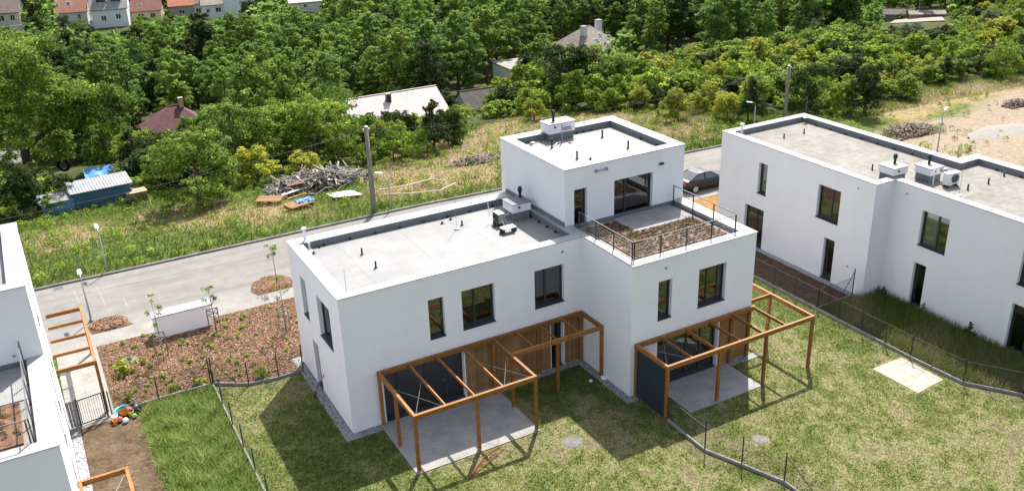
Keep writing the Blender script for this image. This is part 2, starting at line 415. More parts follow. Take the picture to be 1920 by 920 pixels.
# worn parking-bay lines at the left end of the road
mk = MB()
def line(p, q, wd=.1):
    a = Vector((*g0(*p), .006)); b = Vector((*g0(*q), .006)); d = (b - a).normalized(); s = Vector((-d.y, d.x, 0)) * wd / 2
    mk.add([a - s, b - s, b + s, a + s], [(0, 1, 2, 3)])
for p, q in [((138, 545), (149, 567)), ((180, 536), (198, 573)), ((231, 559), (240, 574)), ((180, 536), (208, 525))]: line(p, q)
struct(mk.build('parking_marking', 'paint'))
for (x, y, lb) in ((-10.2, 23.9, 'iron gully grate by the far kerb near the left house'),):
    gg = thing('road_gully', lb, 'drain cover', (x, y, 0)); MB().box(-.3, -.25, -.05, .3, .25, .008).build('frame', 'kerb_dark', gg)
    for k in range(6): MB().box(-.26 + .09 * k, -.21, .008, -.21 + .09 * k, .21, .014).build('bar', 'darksteel', gg)
# tarred repair patch and joint on the road
sheet('asphalt_patch', [(-12.5, 18.2), (-8.9, 18.2), (-8.6, 21.4), (-12.5, 21.6)], .004, pm('patched_asphalt', (.13, .127, .12), (.17, .165, .155), 1.2, .9, .2, 60))

# ------------------------------------------------------------------ plots
lx = np.arange(-4.5, 36.01, .2); ly = np.arange(-32, 9.51, .2); LXg, LYg = np.meshgrid(lx, ly)
ii = np.arange(LXg.size).reshape(LXg.shape)
lme = npmesh('lawn', np.stack([LXg, LYg, np.full(LXg.shape, -.004)], -1).reshape(-1, 3), np.stack([ii[:-1, :-1], ii[:-1, 1:], ii[1:, 1:], ii[1:, :-1]], -1).reshape(-1, 4), 'lawn')
da_ = lme.attributes.new('dry', 'FLOAT', 'POINT'); da_.data.foreach_set('value', dryness(LXg, LYg).astype(np.float32).ravel())
struct(link(bpy.data.objects.new('lawn', lme)))
sheet('rough_grass_plot', [(25.9, -11.4), (27.3, -13.5), (33, -18), (33, -2.4), (25.9, -2.4)], .0, 'rough')
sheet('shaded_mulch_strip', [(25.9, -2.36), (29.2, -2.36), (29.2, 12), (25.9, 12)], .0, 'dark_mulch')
sheet('tall_grass_plot', [(-8.1, -30), (-4.56, -30), (-4.56, 7.48), (-7.8, 7.4), (-8.15, 5.2), (-7.95, 2.5)], .0, 'tallgrass_soil')
sheet('bare_soil_plot', [(-10.62, -30), (-8.1, -30), (-7.95, 2.5), (-8.15, 5.2), (-7.8, 7.4), (-9.3, 7.32), (-10.62, 7.1)], .004, 'soil')
sheet('mulch_bed', [(-9.05, 7.45), (-4.5, 7.55), (-3.0, 6.65), (-1.56, 6.42), (-.45, 6.45), (-.45, 7.9), (19.5, 8.4), (19.5, 14.84), (-9.05, 14.84)], .004, 'mulch')
MO = (pm('ochre_mulch', (.16, .075, .025), (.26, .13, .045), 2, .95, .8, 18, fine=(14, .6, 1.35), spec=.1))
gxs = np.linspace(25.9, 40, 24); gys = np.linspace(9.8, 14.84, 10); mm = MB()
for yy in gys: mm.v += [(float(xx), float(yy), float(tz(xx, yy)) + .012) for xx in gxs]
for j in range(9): mm.f += [(j * 24 + i, j * 24 + i + 1, (j + 1) * 24 + i + 1, (j + 1) * 24 + i) for i in range(23)]
struct(mm.build('side_mulch_bed', MO, smooth=True))
def blob(cx, cy, rx, ry, n=22, flat=None, seed=0):
    r = random.Random(seed); return [(cx + rx * math.cos(t) * r.uniform(.92, 1.06), max(flat if flat is not None else -1e9, cy + ry * math.sin(t) * r.uniform(.92, 1.06))) for t in [2 * math.pi * i / n for i in range(n)]]
def mound(name, poly, h, mat, z=0.016):
    """a low heaped bed with a soft edge"""
    n = len(poly); cx = sum(p[0] for p in poly) / n; cy = sum(p[1] for p in poly) / n
    vs = []; fs = []
    for k, (s, hh) in enumerate([(1, 0), (.9, .5), (.72, .8), (.45, 1)]):
        for x, y in poly: vs.append((cx + (x - cx) * s, cy + (y - cy) * s, z + h * hh + (random.uniform(-.02, .02) if k else 0)))
    vs.append((cx, cy, z + h))
    for k in range(3):
        for i in range(n): fs.append((k * n + i, k * n + (i + 1) % n, (k + 1) * n + (i + 1) % n, (k + 1) * n + i))
    for i in range(n): fs.append((3 * n + i, 3 * n + (i + 1) % n, 4 * n))
    return struct(MB().add(vs, fs).build(name, mat, smooth=True))
mound('mulch_island', blob(1.15, 16.9, 1.35, 1.65, flat=16.2, seed=3), .14, 'mulch')
mound('mulch_island', [(-9.25, 17.5), (-8.9, 18.0), (-8.2, 18.2), (-7.6, 17.8), (-7.2, 17.1), (-6.9, 16.5), (-7.6, 16.42), (-8.4, 16.42), (-9.1, 16.45)], .10, 'mulch')
sheet('path_bed', [(-11.04, 7.0), (-9.06, 7.0), (-9.06, 14.85), (-11.04, 14.85)], .008, 'pave')
# slabs of the entrance path by the left house
proot = struct(bpy.data.objects.new('entrance_path', None)); C.objects.link(proot)
for i in range(8):
    for j, (xa, xb) in enumerate([(-11.03, -10.07), (-10.06, -9.1)]):
        y0 = 7.4 + i * .93
        MB().box(xa, y0, -.05, xb, y0 + .92, .02 + random.uniform(-.003, .003)).build('paving_slab', 'path', proot)
# gravel drip strips round the walls
def gravel(name, rects):
    mb = MB()
    for i, r in enumerate(rects): mb.box(r[0], r[1], -.05, r[2], r[3], .02)
    return struct(mb.build(name, 'gravel'))
gravel('gravel_strip', [(-.45, -.45, -.02, 7.9), (-.02, -.45, 1.25, -.02), (7.25, -.38, 11.72, -.03), (11.72, -4.5, 12.12, -.03), (12.12, -4.5, 12.36, -4.09), (17.95, -4.5, 19.9, -4.09)])
gravel('gravel_strip', [(-11.03, -30, -10.63, 7.4)])
gravel('gravel_strip', [(28.6, -2.36, 28.98, 9.4)])

# stones of the drip strip: pebbles nobody could count
def pebbles(name, rects, dens, size, mat, z=.02):
    Vs = []; T = []
    for (x0, y0, x1, y1) in rects:
        k = int(abs((x1 - x0) * (y1 - y0)) * dens)
        P = np.stack([RNG.uniform(x0, x1, k), RNG.uniform(y0, y1, k), np.full(k, z)], -1)
        Vs.append(P); 
    P = np.concatenate(Vs); k = len(P); s = RNG.uniform(size * .6, size * 1.3, k)
    a = RNG.uniform(0, 6.28, k)
    base = np.stack([np.stack([np.cos(a + i * 2.094), np.sin(a + i * 2.094), np.zeros(k)], -1) * s[:, None] for i in range(3)], 1)
    top = RNG.normal(0, .25, (k, 1, 3)) * s[:, None, None]; top[:, :, 2] = (s * RNG.uniform(.5, .9, k))[:, None]
    V = (P[:, None] + np.concatenate([base, top], 1)).reshape(-1, 3)
    i = np.arange(k)[:, None] * 4
    F = np.concatenate([i + [0, 1, 3], i + [1, 2, 3], i + [2, 0, 3]], 0)
    o = link(bpy.data.objects.new(name, npmesh(name, V, F, mat, np.repeat(RNG.random(k), 4)))); return o
def tintmat(name, stops, rough=.9):
    m, n, l, b = _nt(name); at_ = n.new('ShaderNodeAttribute'); at_.attribute_name = 'tint'
    l.new(ramp(n, l, at_.outputs['Fac'], stops), b.inputs['Base Color']); b.inputs['Roughness'].default_value = rough
    b.inputs['Specular IOR Level'].default_value = .15; return m
M['pebble'] = tintmat('pebbles', [(0, (.10, .10, .105)), (.5, (.24, .24, .245)), (1, (.42, .41, .40))])
tag(pebbles('pebble_stones', [(-.45, -.45, -.03, 7.8), (-.02, -.45, 1.2, -.04), (7.3, -.38, 11.72, -.05), (11.72, -4.5, 12.1, -.05), (18, -4.5, 19.8, -4.12), (-11.0, -8, -10.65, 7.2)], 260, .045, 'pebble'),
    'loose grey pebbles in the drip strips along the house walls', 'gravel', kind='stuff')
# bark chips on the beds
M['chip'] = tintmat('bark_chips', [(0, (.055, .03, .018)), (.35, (.165, .09, .053)), (.7, (.26, .155, .096)), (1, (.40, .30, .22))])
def chips(name, poly, n, size, z=.01, mat='chip'):
    xs = [p[0] for p in poly]; ys = [p[1] for p in poly]
    X = RNG.uniform(min(xs), max(xs), n); Y = RNG.uniform(min(ys), max(ys), n); ok = poly_mask(X, Y, poly) > .02; X = X[ok]; Y = Y[ok]; k = len(X)
    a = RNG.uniform(0, 6.28, k); L = RNG.uniform(.5, 1.4, k) * size; Wd = L * RNG.uniform(.25, .6, k)
    u = np.stack([np.cos(a), np.sin(a), RNG.normal(0, .35, k)], -1); v = np.stack([-np.sin(a), np.cos(a), RNG.normal(0, .35, k)], -1)
    P = np.stack([X, Y, z + RNG.uniform(.005, .045, k)], -1)
    V = np.stack([P + u * (L * i)[:, None] + v * (Wd * j)[:, None] for i, j in ((-.5, -.5), (.5, -.5), (.5, .5), (-.5, .5))], 1).reshape(-1, 3)
    return link(bpy.data.objects.new(name, npmesh(name, V, np.arange(k * 4).reshape(-1, 4), mat, np.repeat(np.clip(RNG.normal(.5, .27, k), 0, 1), 4))))
BED = [(-9.0, 7.6), (-4.5, 7.65), (-3.0, 6.75), (-1.5, 6.55), (-.5, 6.55), (-.5, 8), (4, 8), (4, 14.8), (-9.0, 14.8)]
for nm_, cx_, cy_, rx_, ry_ in (('right', 1.15, 17.0, 1.2, 1.4), ('left', -8.1, 17.2, 1.0, .8)):
    o_ = chips('island_chips', blob(cx_, cy_, rx_, ry_, flat=16.45, seed=9), 1500, .11, .10); tag(o_, 'loose bark chips on the %s roadside mulch island' % nm_, 'bark chips', kind='stuff')
tag(chips('bark_chips', BED, 60000, .075), 'loose reddish bark chips covering the planting bed', 'bark chips', kind='stuff')

# ------------------------------------------------------------------ walls with openings, windows
def facade(mb, O, U, N, W, z0, z1, ops=(), dep=.26):
    """outer skin of a wall from O along U, with reveals of depth dep round the openings (u0, u1, za, zb)"""
    O = Vector((O[0], O[1], 0)); U = Vector((U[0], U[1], 0)); N = Vector((N[0], N[1], 0))
    us = sorted({0, W} | {o[0] for o in ops} | {o[1] for o in ops}); zs = sorted({z0, z1} | {o[2] for o in ops} | {o[3] for o in ops})
    zs = [z for z in zs if z0 <= z <= z1]
    P = lambda u, z, d=0: O + U * u - N * d + Vector((0, 0, z))
    for i in range(len(us) - 1):
        for j in range(len(zs) - 1):
            uc = (us[i] + us[i + 1]) / 2; zc = (zs[j] + zs[j + 1]) / 2
            if any(o[0] < uc < o[1] and o[2] < zc < o[3] for o in ops): continue
            mb.add([P(us[i], zs[j]), P(us[i + 1], zs[j]), P(us[i + 1], zs[j + 1]), P(us[i], zs[j + 1])], [(0, 1, 2, 3)])
    for u0, u1, za, zb in [o[:4] for o in ops]:
        for a, b in (((u0, za), (u0, zb)), ((u0, zb), (u1, zb)), ((u1, zb), (u1, za)), ((u1, za), (u0, za))):
            mb.add([P(*a), P(*b), P(*b, dep), P(*a, dep)], [(0, 1, 2, 3)])
def window(house, O, U, N, u0, u1, za, zb, splits=(), dep=.26, sill=True, handle=None, curtain=None, name='window', open_tilt=False):
    O = Vector((O[0], O[1], 0)); U = Vector((U[0], U[1], 0)); N = Vector((N[0], N[1], 0)); Z = Vector((0, 0, 1))
    P = lambda u, z, d=0.0: O + U * u - N * d + Z * z
    fw = .075; d0 = dep - .07
    mb = MB()
    def mbar(ua, ub, zlo, zhi, da, db):
        mb.add([P(u, z, d) for d in (da, db) for z in (zlo, zhi) for u in (ua, ub)], [(0, 1, 3, 2), (4, 6, 7, 5), (0, 4, 5, 1), (2, 3, 7, 6), (0, 2, 6, 4), (1, 5, 7, 3)])
    zl = za + (.02 if sill else 0)
    mbar(u0, u0 + fw, zl, zb, d0, dep + .03); mbar(u1 - fw, u1, zl, zb, d0, dep + .03)
    mbar(u0 + fw, u1 - fw, zb - fw, zb, d0 + .002, dep + .03); mbar(u0 + fw, u1 - fw, zl, zl + fw, d0 + .002, dep + .03)
    cuts = [u0 + fw] + [u0 + (u1 - u0) * s for s in splits] + [u1 - fw]
    for s in cuts[1:-1]: mbar(s - .055, s + .055, zl + fw, zb - fw, d0 + .004, dep + .03)
    fr = mb.build(name, 'frame', house)
    for i in range(len(cuts) - 1):
        a = cuts[i] + (.055 if i else 0); b = cuts[i + 1] - (.055 if i < len(cuts) - 2 else 0)
        g = MB(); g.add([P(a, zl + fw, d0 + .04), P(b, zl + fw, d0 + .04), P(b, zb - fw, d0 + .04), P(a, zb - fw, d0 + .04)], [(0, 1, 2, 3)])
        g.build('pane', 'glass', fr)
        if curtain and i in curtain:
            c = MB(); k = 26
            for q in range(k):
                t0 = a + (b - a) * q / k; t1 = a + (b - a) * (q + 1) / k
                c.add([P(t0, zl, d0 + .16 + .03 * (q % 2)), P(t1, zl, d0 + .16 + .03 * ((q + 1) % 2)), P(t1, zb, d0 + .16 + .03 * ((q + 1) % 2)), P(t0, zb, d0 + .16 + .03 * (q % 2))], [(0, 1, 2, 3)])
            c.build('curtain', 'curtain', fr)
    if sill:
        s = MB(); e = .035
        s.add([P(u0 - .015, za + .012, -e), P(u1 + .015, za + .012, -e), P(u1 + .0, za + .045, d0), P(u0 - .0, za + .045, d0),
               P(u0 - .015, za - .03, -e), P(u1 + .015, za - .03, -e), P(u1 + .0, za + .002, d0), P(u0 - .0, za + .002, d0)],
              [(0, 1, 2, 3), (4, 7, 6, 5), (0, 4, 5, 1), (1, 5, 6, 2), (3, 2, 6, 7), (0, 3, 7, 4)])
        s.build('sill', 'sill', fr)
    if not sill:
        s = MB(); s.add([P(u0, za + .006, -.01), P(u1, za + .006, -.01), P(u1, za + .012, d0), P(u0, za + .012, d0), P(u0, za - .03, -.01), P(u1, za - .03, -.01)], [(0, 1, 2, 3), (0, 4, 5, 1)]); s.build('threshold', 'sill', fr)
    if handle is not None:
        h = MB(); u = u0 + (u1 - u0) * handle; z = za + (zb - za) * .45
        h.bar(P(u, z, d0 - .03), P(u, z + .14, d0 - .03), .025, .025); h.build('handle', 'steel', fr)
    return fr
def rooms(house, x0, y0, x1, y1, levels, walls=()):
    mb = MB()
    for z in levels: mb.box(x0, y0, z - .12, x1, y1, z)
    mb.build('floor_slab', 'floorboard', house)
    if walls:
        mb = MB()
        for w_ in walls: mb.box(*w_)
        mb.build('inner_wall', 'room', house)
def roof_sheets(house, x0, y0, x1, y1, z, mat, wd=1.55, along='x'):
    """welded membrane sheets laid side by side, each lapping a few millimetres over the last"""
    root = MB().add([(x0, y0, z - .02), (x1, y0, z - .02), (x1, y1, z - .02), (x0, y1, z - .02)], [(0, 1, 2, 3)]).build('roof', mat, house)
    n = max(1, round(((x1 - x0) if along == 'x' else (y1 - y0)) / wd))
    for i in range(n):
        t0, t1 = i / n, (i + 1) / n; e = .003
        if along == 'x': MB().box(x0 + (x1 - x0) * t0, y0, z - .015, x0 + (x1 - x0) * t1 - e, y1, z + .004 * (i % 2)).build('membrane_sheet', mat, root)
        else: MB().box(x0, y0 + (y1 - y0) * t0, z - .015, x1, y0 + (y1 - y0) * t1 - e, z + .004 * (i % 2)).build('membrane_sheet', mat, root)
    return root
def vent_pipe(house, x, y, z, h=.36, r=.045, mat='plastic_black', cap=False):
    mb = MB().lathe((x, y, z), [(r * 2.4, 0), (r * 1.1, .03), (r, .05), (r, h)], 10)
    if cap: mb.lathe((x, y, z + h), [(r * .8, 0), (r * 1.7, .03), (r * 1.7, .09), (r * .4, .14)], 10)
    return mb.build('vent_pipe', mat, house, smooth=False)
def drain(house, x, y, z, dx=0, dy=1):
    return MB().box(x - .05, y - .05, z, x + .05, y + .05, z + .07).build('overflow_bracket', 'plastic_black', house)
def rod(house, x, y, z, h=1.6):
    """lightning rod on its concrete foot"""
    mb = MB().lathe((x, y, z), [(.16, 0), (.15, .06), (.03, .08)], 10).tube([(x, y, z + .06), (x, y, z + h)], .011, 5)
    return mb.build('lightning_rod', 'steel', house)
def shaft(house, x0, y0, x1, y1, z, top, capmat, wallmat='plaster', low=.42):
    a = MB().box(x0, y0, z, x1, y1, z + low).build('shaft', 'upstand', house)
    MB().box(x0 - .06, y0 - .06, z + low, x1 + .06, y1 + .06, top - .04).build('shaft_head', wallmat, a)
    MB().box(x0 - .10, y0 - .10, top - .04, x1 + .10, y1 + .10, top).build('shaft_lid', capmat, a)
    g = MB(); cx = (x0 + x1) / 2
    g.tube([(x0 + .3, y0 - .062, top - .2), (x0 + .3, y0 - .10, top - .2)], .06, 10); g.build('air_outlet', 'plastic_black', a)
    return a
def cowl(house, x, y, z, h=.55):
    mb = MB().lathe((x, y, z), [(.10, 0), (.07, .04), (.07, h * .45), (.10, h * .5), (.12, h * .7), (.10, h * .9), (.04, h)], 12)
    return mb.build('chimney_cowl', 'plastic_black', house, smooth=True)
M['rail_grey'] = pm('coated_rail', (.09, .095, .10), (.13, .135, .14), 6, .45)
def railing(house, lines, z0, ztop, step=1.38):
    """terrace balustrade: flat top rail, posts, stretched wires"""
    root = None
    for (x0, y0), (x1, y1) in lines:
        L = math.hypot(x1 - x0, y1 - y0)
        r = MB().bar((x0, y0, ztop), (x1, y1, ztop), .042, .03).build('railing', 'rail_grey', house)
        n = max(2, round(L / step) + 1)
        for i in range(n):
            t = (i + .04) / (n - 1 + .08); x = x0 + (x1 - x0) * t; y = y0 + (y1 - y0) * t
            MB().box(x - .022, y - .022, z0, x + .022, y + .022, ztop - .022).box(x - .05, y - .05, z0, x + .05, y + .05, z0 + .012).build('railing_post', 'darksteel', r)
        mb = MB()
        for k in range(1, 8):
            z = z0 + .1 + (ztop - z0 - .14) * k / 8; mb.bar((x0, y0, z), (x1, y1, z), .005, .005)
        mb.build('rail_wire', 'steel', r)
def ac_unit(x, y, z, rz, label):
    t = thing('air_conditioner', label, 'air conditioner', (x, y, z), rz)
    MB().box(-.42, -.16, .14, .42, .16, .78).build('casing', 'plastic_white', t)
    f = MB()
    for k in range(1, 7):
        r = .04 * k; pts = [(.1 + r * math.cos(q), -.175, .46 + r * math.sin(q)) for q in [2 * math.pi * i / 16 for i in range(17)]]
        f.tube(pts, .006, 4, cap=False)
    f.build('fan_grille', 'steel', t)
    MB().lathe((.1, 0, 0), [(.25, 0), (.25, .01)], 18)
    g = MB(); n = 18
    g.add([(.1 + .25 * math.cos(2 * math.pi * i / n), -.163, .46 + .25 * math.sin(2 * math.pi * i / n)) for i in range(n)], [tuple(range(n))]); g.build('fan_opening', 'plastic_black', t)
    for s in (-.32, .32): MB().box(s - .04, -.24, 0, s + .04, .24, .05).box(s - .03, -.14, .05, s + .03, .14, .14).build('rubber_foot', 'plastic_black', t)
    MB().tube([(.42, .05, .3), (.5, .05, .28), (.55, .1, .15), (.6, .4, .05)], .03, 6).build('pipe', 'plastic_white', t)
    return t

# ================================================================== the middle house
LX, WY, PY, RX, PF, PB = 12.14, 7.39, -4.07, 19.37, 1.48, 7.9
H1, H2z = 6.7, 9.6
house = thing('flat_roofed_house', 'white two-storey house with flat roofs, rooftop terrace and set-back upper storey, centre of the plot', 'house')
wa = MB()
front = [(4.04, 4.81, 3.57, 5.53), (5.69, 7.37, 3.57, 5.53), (9.5, 11.12, 3.58, 5.54), (1.62, 5.6, .03, 2.5), (10.36, 11.02, .05, 2.5)]
facade(wa, (0, 0), (1, 0), (0, -1), LX, -.3, H1 - .03, front)
prot = [(13.62 - LX, 14.4 - LX, 3.6, 5.56), (15.96 - LX, 17.6 - LX, 3.6, 5.57), (13.66 - LX, 17.3 - LX, .03, 2.5)]
facade(wa, (LX, PY), (1, 0), (0, -1), RX - LX, -.3, H1 - .03, prot)
left = [(WY - 5.8, WY - 4.97, 3.47, 5.54), (WY - 3.28, WY - 1.52, 3.48, 5.54), (WY - 4.95, WY - 4.12, .03, 2.5)]
facade(wa, (0, WY), (0, -1), (-1, 0), WY, -.3, H1 - .03, left)
facade(wa, (LX, 0), (0, -1), (-1, 0), -PY, -.3, H1 - .03)
facade(wa, (RX, PY), (0, 1), (1, 0), PF - PY, -.3, H1 - .03)
facade(wa, (RX, PF), (0, 1), (1, 0), PB - PF, -.3, H2z - .03, [(2.5, 4.2, 3.6, 5.55)])
facade(wa, (LX, WY), (-1, 0), (0, 1), LX, -.3, H1 - .03)
facade(wa, (RX, PB), (-1, 0), (0, 1), RX - LX, -.3, H2z - .03)
facade(wa, (LX, PB), (0, -1), (-1, 0), PB - PF, 6.3, H2z - .03)
facade(wa, (LX, PB), (0, -1), (-1, 0), PB - WY, -.3, 6.3)
pent = [(12.67 - LX, 13.42 - LX, 6.55, 8.47), (15.03 - LX, 17.4 - LX, 6.55, 8.48)]
facade(wa, (LX, PF), (1, 0), (0, -1), RX - LX, 6.42, H2z - .03, pent)
wa.build('wall', 'plaster', house)
UF = ((0, 0), (1, 0), (0, -1)); UP = ((LX, PY), (1, 0), (0, -1)); UL = ((0, WY), (0, -1), (-1, 0)); UT = ((LX, PF), (1, 0), (0, -1))
window(house, *UF, *front[0], handle=.9); window(house, *UF, *front[1], splits=(.42,)); window(house, *UF, *front[2], splits=(.42,))
window(house, *UF, *front[3], splits=(.19, .53, .78), sill=False, name='terrace_door', handle=.75); window(house, *UF, *front[4], sill=False, name='terrace_door', handle=.2)
window(house, *UP, *prot[0]); window(house, *UP, *prot[1], splits=(.4, .8)); window(house, *UP, *prot[2], splits=(.52, .75), sill=False, name='terrace_door', handle=.7)
window(house, *UL, *left[0]); window(house, *UL, *left[1], splits=(.5,)); window(house, *UL, *left[2], sill=False, name='side_door', handle=.2)
window(house, *UT, *pent[0], sill=False, name='terrace_door', handle=.15); window(house, *UT, *pent[1], splits=(.33,), sill=False, name='terrace_door')
window(house, (RX, PF), (0, 1), (1, 0), 2.5, 4.2, 3.6, 5.55, splits=(.4,))
rooms(house, .3, .3, LX - .1, WY - .3, (.02, 3.1), [(.3, 3.9, .05, LX - .2, 4.0, 6.0), (5.2, .45, 3.1, 5.3, 3.9, 6.0), (8.4, .45, 0, 8.5, 3.9, 6.0)])
rooms(house, LX + .1, PY + .3, RX - .3, PB - .3, (.02, 3.1), [(LX + .3, -.2, .05, RX - .4, -.1, 6.0), (15.2, PY + .45, 3.1, 15.3, -.2, 6.0)])
rooms(house, LX + .2, PF + .3, RX - .3, PB - .3, (6.5,), [(LX + .3, 4.7, 6.5, RX - .4, 4.8, 9.1)])
# parapets, copings and roofs: low wing
o1 = [(0, 0), (LX, 0), (LX, WY), (0, WY)]; i1 = [(.55, .48), (11.84, .48), (11.84, 6.66), (.55, 6.66)]
MB().ring([(.02, .02), (LX - .02, .02), (LX - .02, WY - .02), (.02, WY - .02)], i1, 6.3, H1 - .035).build('parapet', 'upstand', house)
co = [(-.035, -.035), (LX - .002, -.035), (LX - .002, WY + .035), (-.035, WY + .035)]; ci = [(.58, .5), (11.55, .5), (11.55, 6.63), (.58, 6.63)]
MB().ring(co, [(.56, .49), (11.83, .49), (11.83, 6.65), (.56, 6.65)], H1 - .03, H1).build('coping', 'coping', house)
roof_sheets(house, .55, .48, 11.84, 6.66, 6.35, 'membrane', 1.55)
MB().box(LX - .09, PF + .01, H1 + .001, LX - .003, WY - .04, H1 + .19).build('wall_flashing', 'upstand', house)
for k in range(8): drain(house, 1.6 + k * 1.32, 6.6, 6.36)
for k in range(5): drain(house, 11.78, 1.0 + k * .8, 6.36)
# terrace wing
MB().ring([(LX + .02, PY + .02), (RX - .02, PY + .02), (RX - .02, PF - .005), (LX + .02, PF - .005)], [(12.52, -3.55), (18.72, -3.55), (18.72, PF - .006), (12.52, PF - .006)], 6.3, H1 - .035).build('parapet', 'upstand', house)
tco = MB()
tco.box(LX + .002, PY - .035, H1 - .03, RX + .035, -3.56, H1).box(LX + .002, -3.558, H1 - .03, 12.51, PF - .01, H1).box(18.73, -3.558, H1 - .03, RX + .035, PF - .01, H1)
tco.build('coping', 'coping', house)
MB().box(12.53, -3.54, 6.3, 18.71, PF - .01, 6.44).build('terrace_deck', 'pave', house)
tp = MB().box(14.92, -.48, 6.44, 18.55, PF - .012, 6.47).build('terrace_paving', 'concrete', house)
for i in range(6):
    for j in range(3):
        MB().box(14.93 + i * .604, -.475 + j * .65, 6.47, 14.93 + i * .604 + .598, -.475 + j * .65 + .644, 6.485 + random.uniform(-.002, .002)).build('paving_slab', 'concrete', tp)
bedp = [(13.05, -3.08), (18.4, -3.08), (18.4, -.52), (14.88, -.52), (14.88, 1.05), (13.05, 1.05)]
sb = MB().prism(bedp, 6.44, 6.5).build('green_roof_bed', pm('roof_substrate', (.10, .06, .045), (.19, .125, .095), 3, .95, .8, 20, fine=(16, .6, 1.35)), house)
railing(house, [((12.58, .95), (12.58, -3.5)), ((12.6, -3.48), (18.6, -3.48)), ((18.62, -3.44), (18.62, 1.35))], 6.445, 7.55)
# upper storey roof
MB().ring([(LX + .02, PF + .02), (RX - .02, PF + .02), (RX - .02, PB - .02), (LX + .02, PB - .02)], [(12.66, 1.98), (18.74, 1.98), (18.74, 7.2), (12.66, 7.2)], 9.2, H2z - .035).build('parapet', 'upstand', house)
MB().ring([(LX - .035, PF - .035), (RX + .035, PF - .035), (RX + .035, PB + .035), (LX - .035, PB + .035)], [(12.67, 1.99), (18.73, 1.99), (18.73, 7.19), (12.67, 7.19)], H2z - .03, H2z).build('coping', 'coping', house)
roof_sheets(house, 12.66, 1.98, 18.74, 7.2, 9.25, 'membrane', 1.52)
for k in range(5): drain(house, 16.5 + k * .45 if k < 3 else 18.68, 7.14 if k < 3 else 2.9 + (k - 3) * 1.4, 9.26)
for x, y in ((14.1, 3.42), (17.23, 3.41), (17.21, 5.74)): vent_pipe(house, x, y, 9.25, .42)
vent_pipe(house, 14.56, 2.9, 9.25, .14, .05); vent_pipe(house, 14.04, 5.74, 9.25, .5)
sh = shaft(house, 14.5, 6.72, 16.0, 7.5, 9.25, 10.2, 'coping', low=.4)
cowl(sh, 15.0, 7.15, 10.2, .62)
MB().box(15.3, 6.52, 9.78, 15.75, 6.71, 9.92).build('cable_box', 'steel', sh)
MB().tube([(14.95, 6.2, 9.27), (14.95, 6.2, 10.25), (14.9, 6.18, 10.3)], .03, 6).tube([(14.95, 6.2, 9.3), (14.5, 6.0, 9.35), (14.3, 5.9, 9.3)], .02, 5).build('aerial_mast', 'steel', house)
rod(house, 13.6, 7.0, 9.25, 2.9)
for x, y in ((15.24, 5.88), (13.35, 6.75), (13.9, 7.05)): MB().lathe((x, y, 9.25), [(.09, 0), (.085, .04), (.03, .06)], 8).build('anchor_point', pm('rust_disc_%d' % int(x * 9), (.20, .07, .04), (.26, .10, .06), 4), house)
# wall fittings
MB().bar((13.9, PF - .09, 9.22), (14.52, PF - .09, 9.22), .05, .05).box(13.87, PF - .14, 9.15, 13.95, PF - .003, 9.29).box(14.47, PF - .14, 9.15, 14.55, PF - .003, 9.29).build('wall_bracket', 'steel', house)
MB().box(17.76, PF - .12, 8.79, 18.0, PF - .003, 8.88).build('wall_lamp', 'plastic_black', house)
MB().box(18.4, PF - .03, 7.05, 18.48, PF - .003, 7.13).build('wall_socket', 'plastic_white', house)
for x, y in ((11.05, -.02), (14.0, PY - .02)): MB().box(x - .05, y - .02, 6.12, x + .05, y + .017, 6.22).build('vent_cap', 'steel', house)
# low roof furniture
vent_pipe(house, 2.78, 4.57, 6.35, .34); vent_pipe(house, 2.78, 2.79, 6.35, .34); vent_pipe(house, 9.63, 4.11, 6.35, .4); vent_pipe(house, 8.35, 5.2, 6.35, .26)
vent_pipe(house, .8, 6.95, 6.7, .55, .075, 'plastic_white', cap=True); vent_pipe(house, .82, 6.45, 6.35, .42, .06, 'plastic_white')
for x, y in ((.86, 5.93), (1.34, 6.5), (8.2, 6.2), (7.6, 5.95)): vent_pipe(house, x, y, 6.35, .12, .05)
rod(house, .75, 1.05, 6.35, 1.1); rod(house, 7.9, 4.9, 6.35, 2.4)
s2 = shaft(house, 10.78, 4.22, 11.72, 5.15, 6.35, 7.26, 'upstand', low=.45)
cowl(s2, 11.6, 4.95, 7.26, .6)
# roof plant beside the shaft: a small unit and its trestle
eq = thing('heat_pump_unit', 'small grey heat pump unit with pipes beside the shaft on the low white roof', 'heat pump', (9.95, 4.25, 6.354))
MB().box(-.16, -.3, .16, .2, .34, .66).build('casing', 'steel', eq)
for k in range(9): MB().box(-.18, -.26 + .065 * k, .22, -.165, -.23 + .065 * k, .6).build('louvre', 'darksteel', eq)
for y in (-.24, .24): MB().box(-.2, y - .04, 0, .24, y + .04, .16).build('foot', 'plastic_black', eq)
for pp_, rr_ in (([(.2, .1, .4), (.4, .12, .42), (.55, .3, .3), (.75, .3, .32)], .03), ([(.0, -.3, .3), (.02, -.5, .2), (.05, -.55, .02)], .025), ([(-.1, .34, .5), (-.25, .5, .3), (-.3, .55, 1.15)], .02)): MB().tube(pp_, rr_, 6).build('pipe', 'plastic_white', eq)
tr = thing('roof_trestle', 'small pale trestle on dark legs in front of the heat pump on the low roof', 'trestle', (9.85, 3.1, 6.354))
MB().box(-.36, -.2, .26, .36, .2, .30).build('plate', 'plastic_white', tr)
for x in (-.3, .3): MB().bar((x, 0, .26), (x * 1.15, 0, 0), .05, .3).build('leg', 'darksteel', tr)
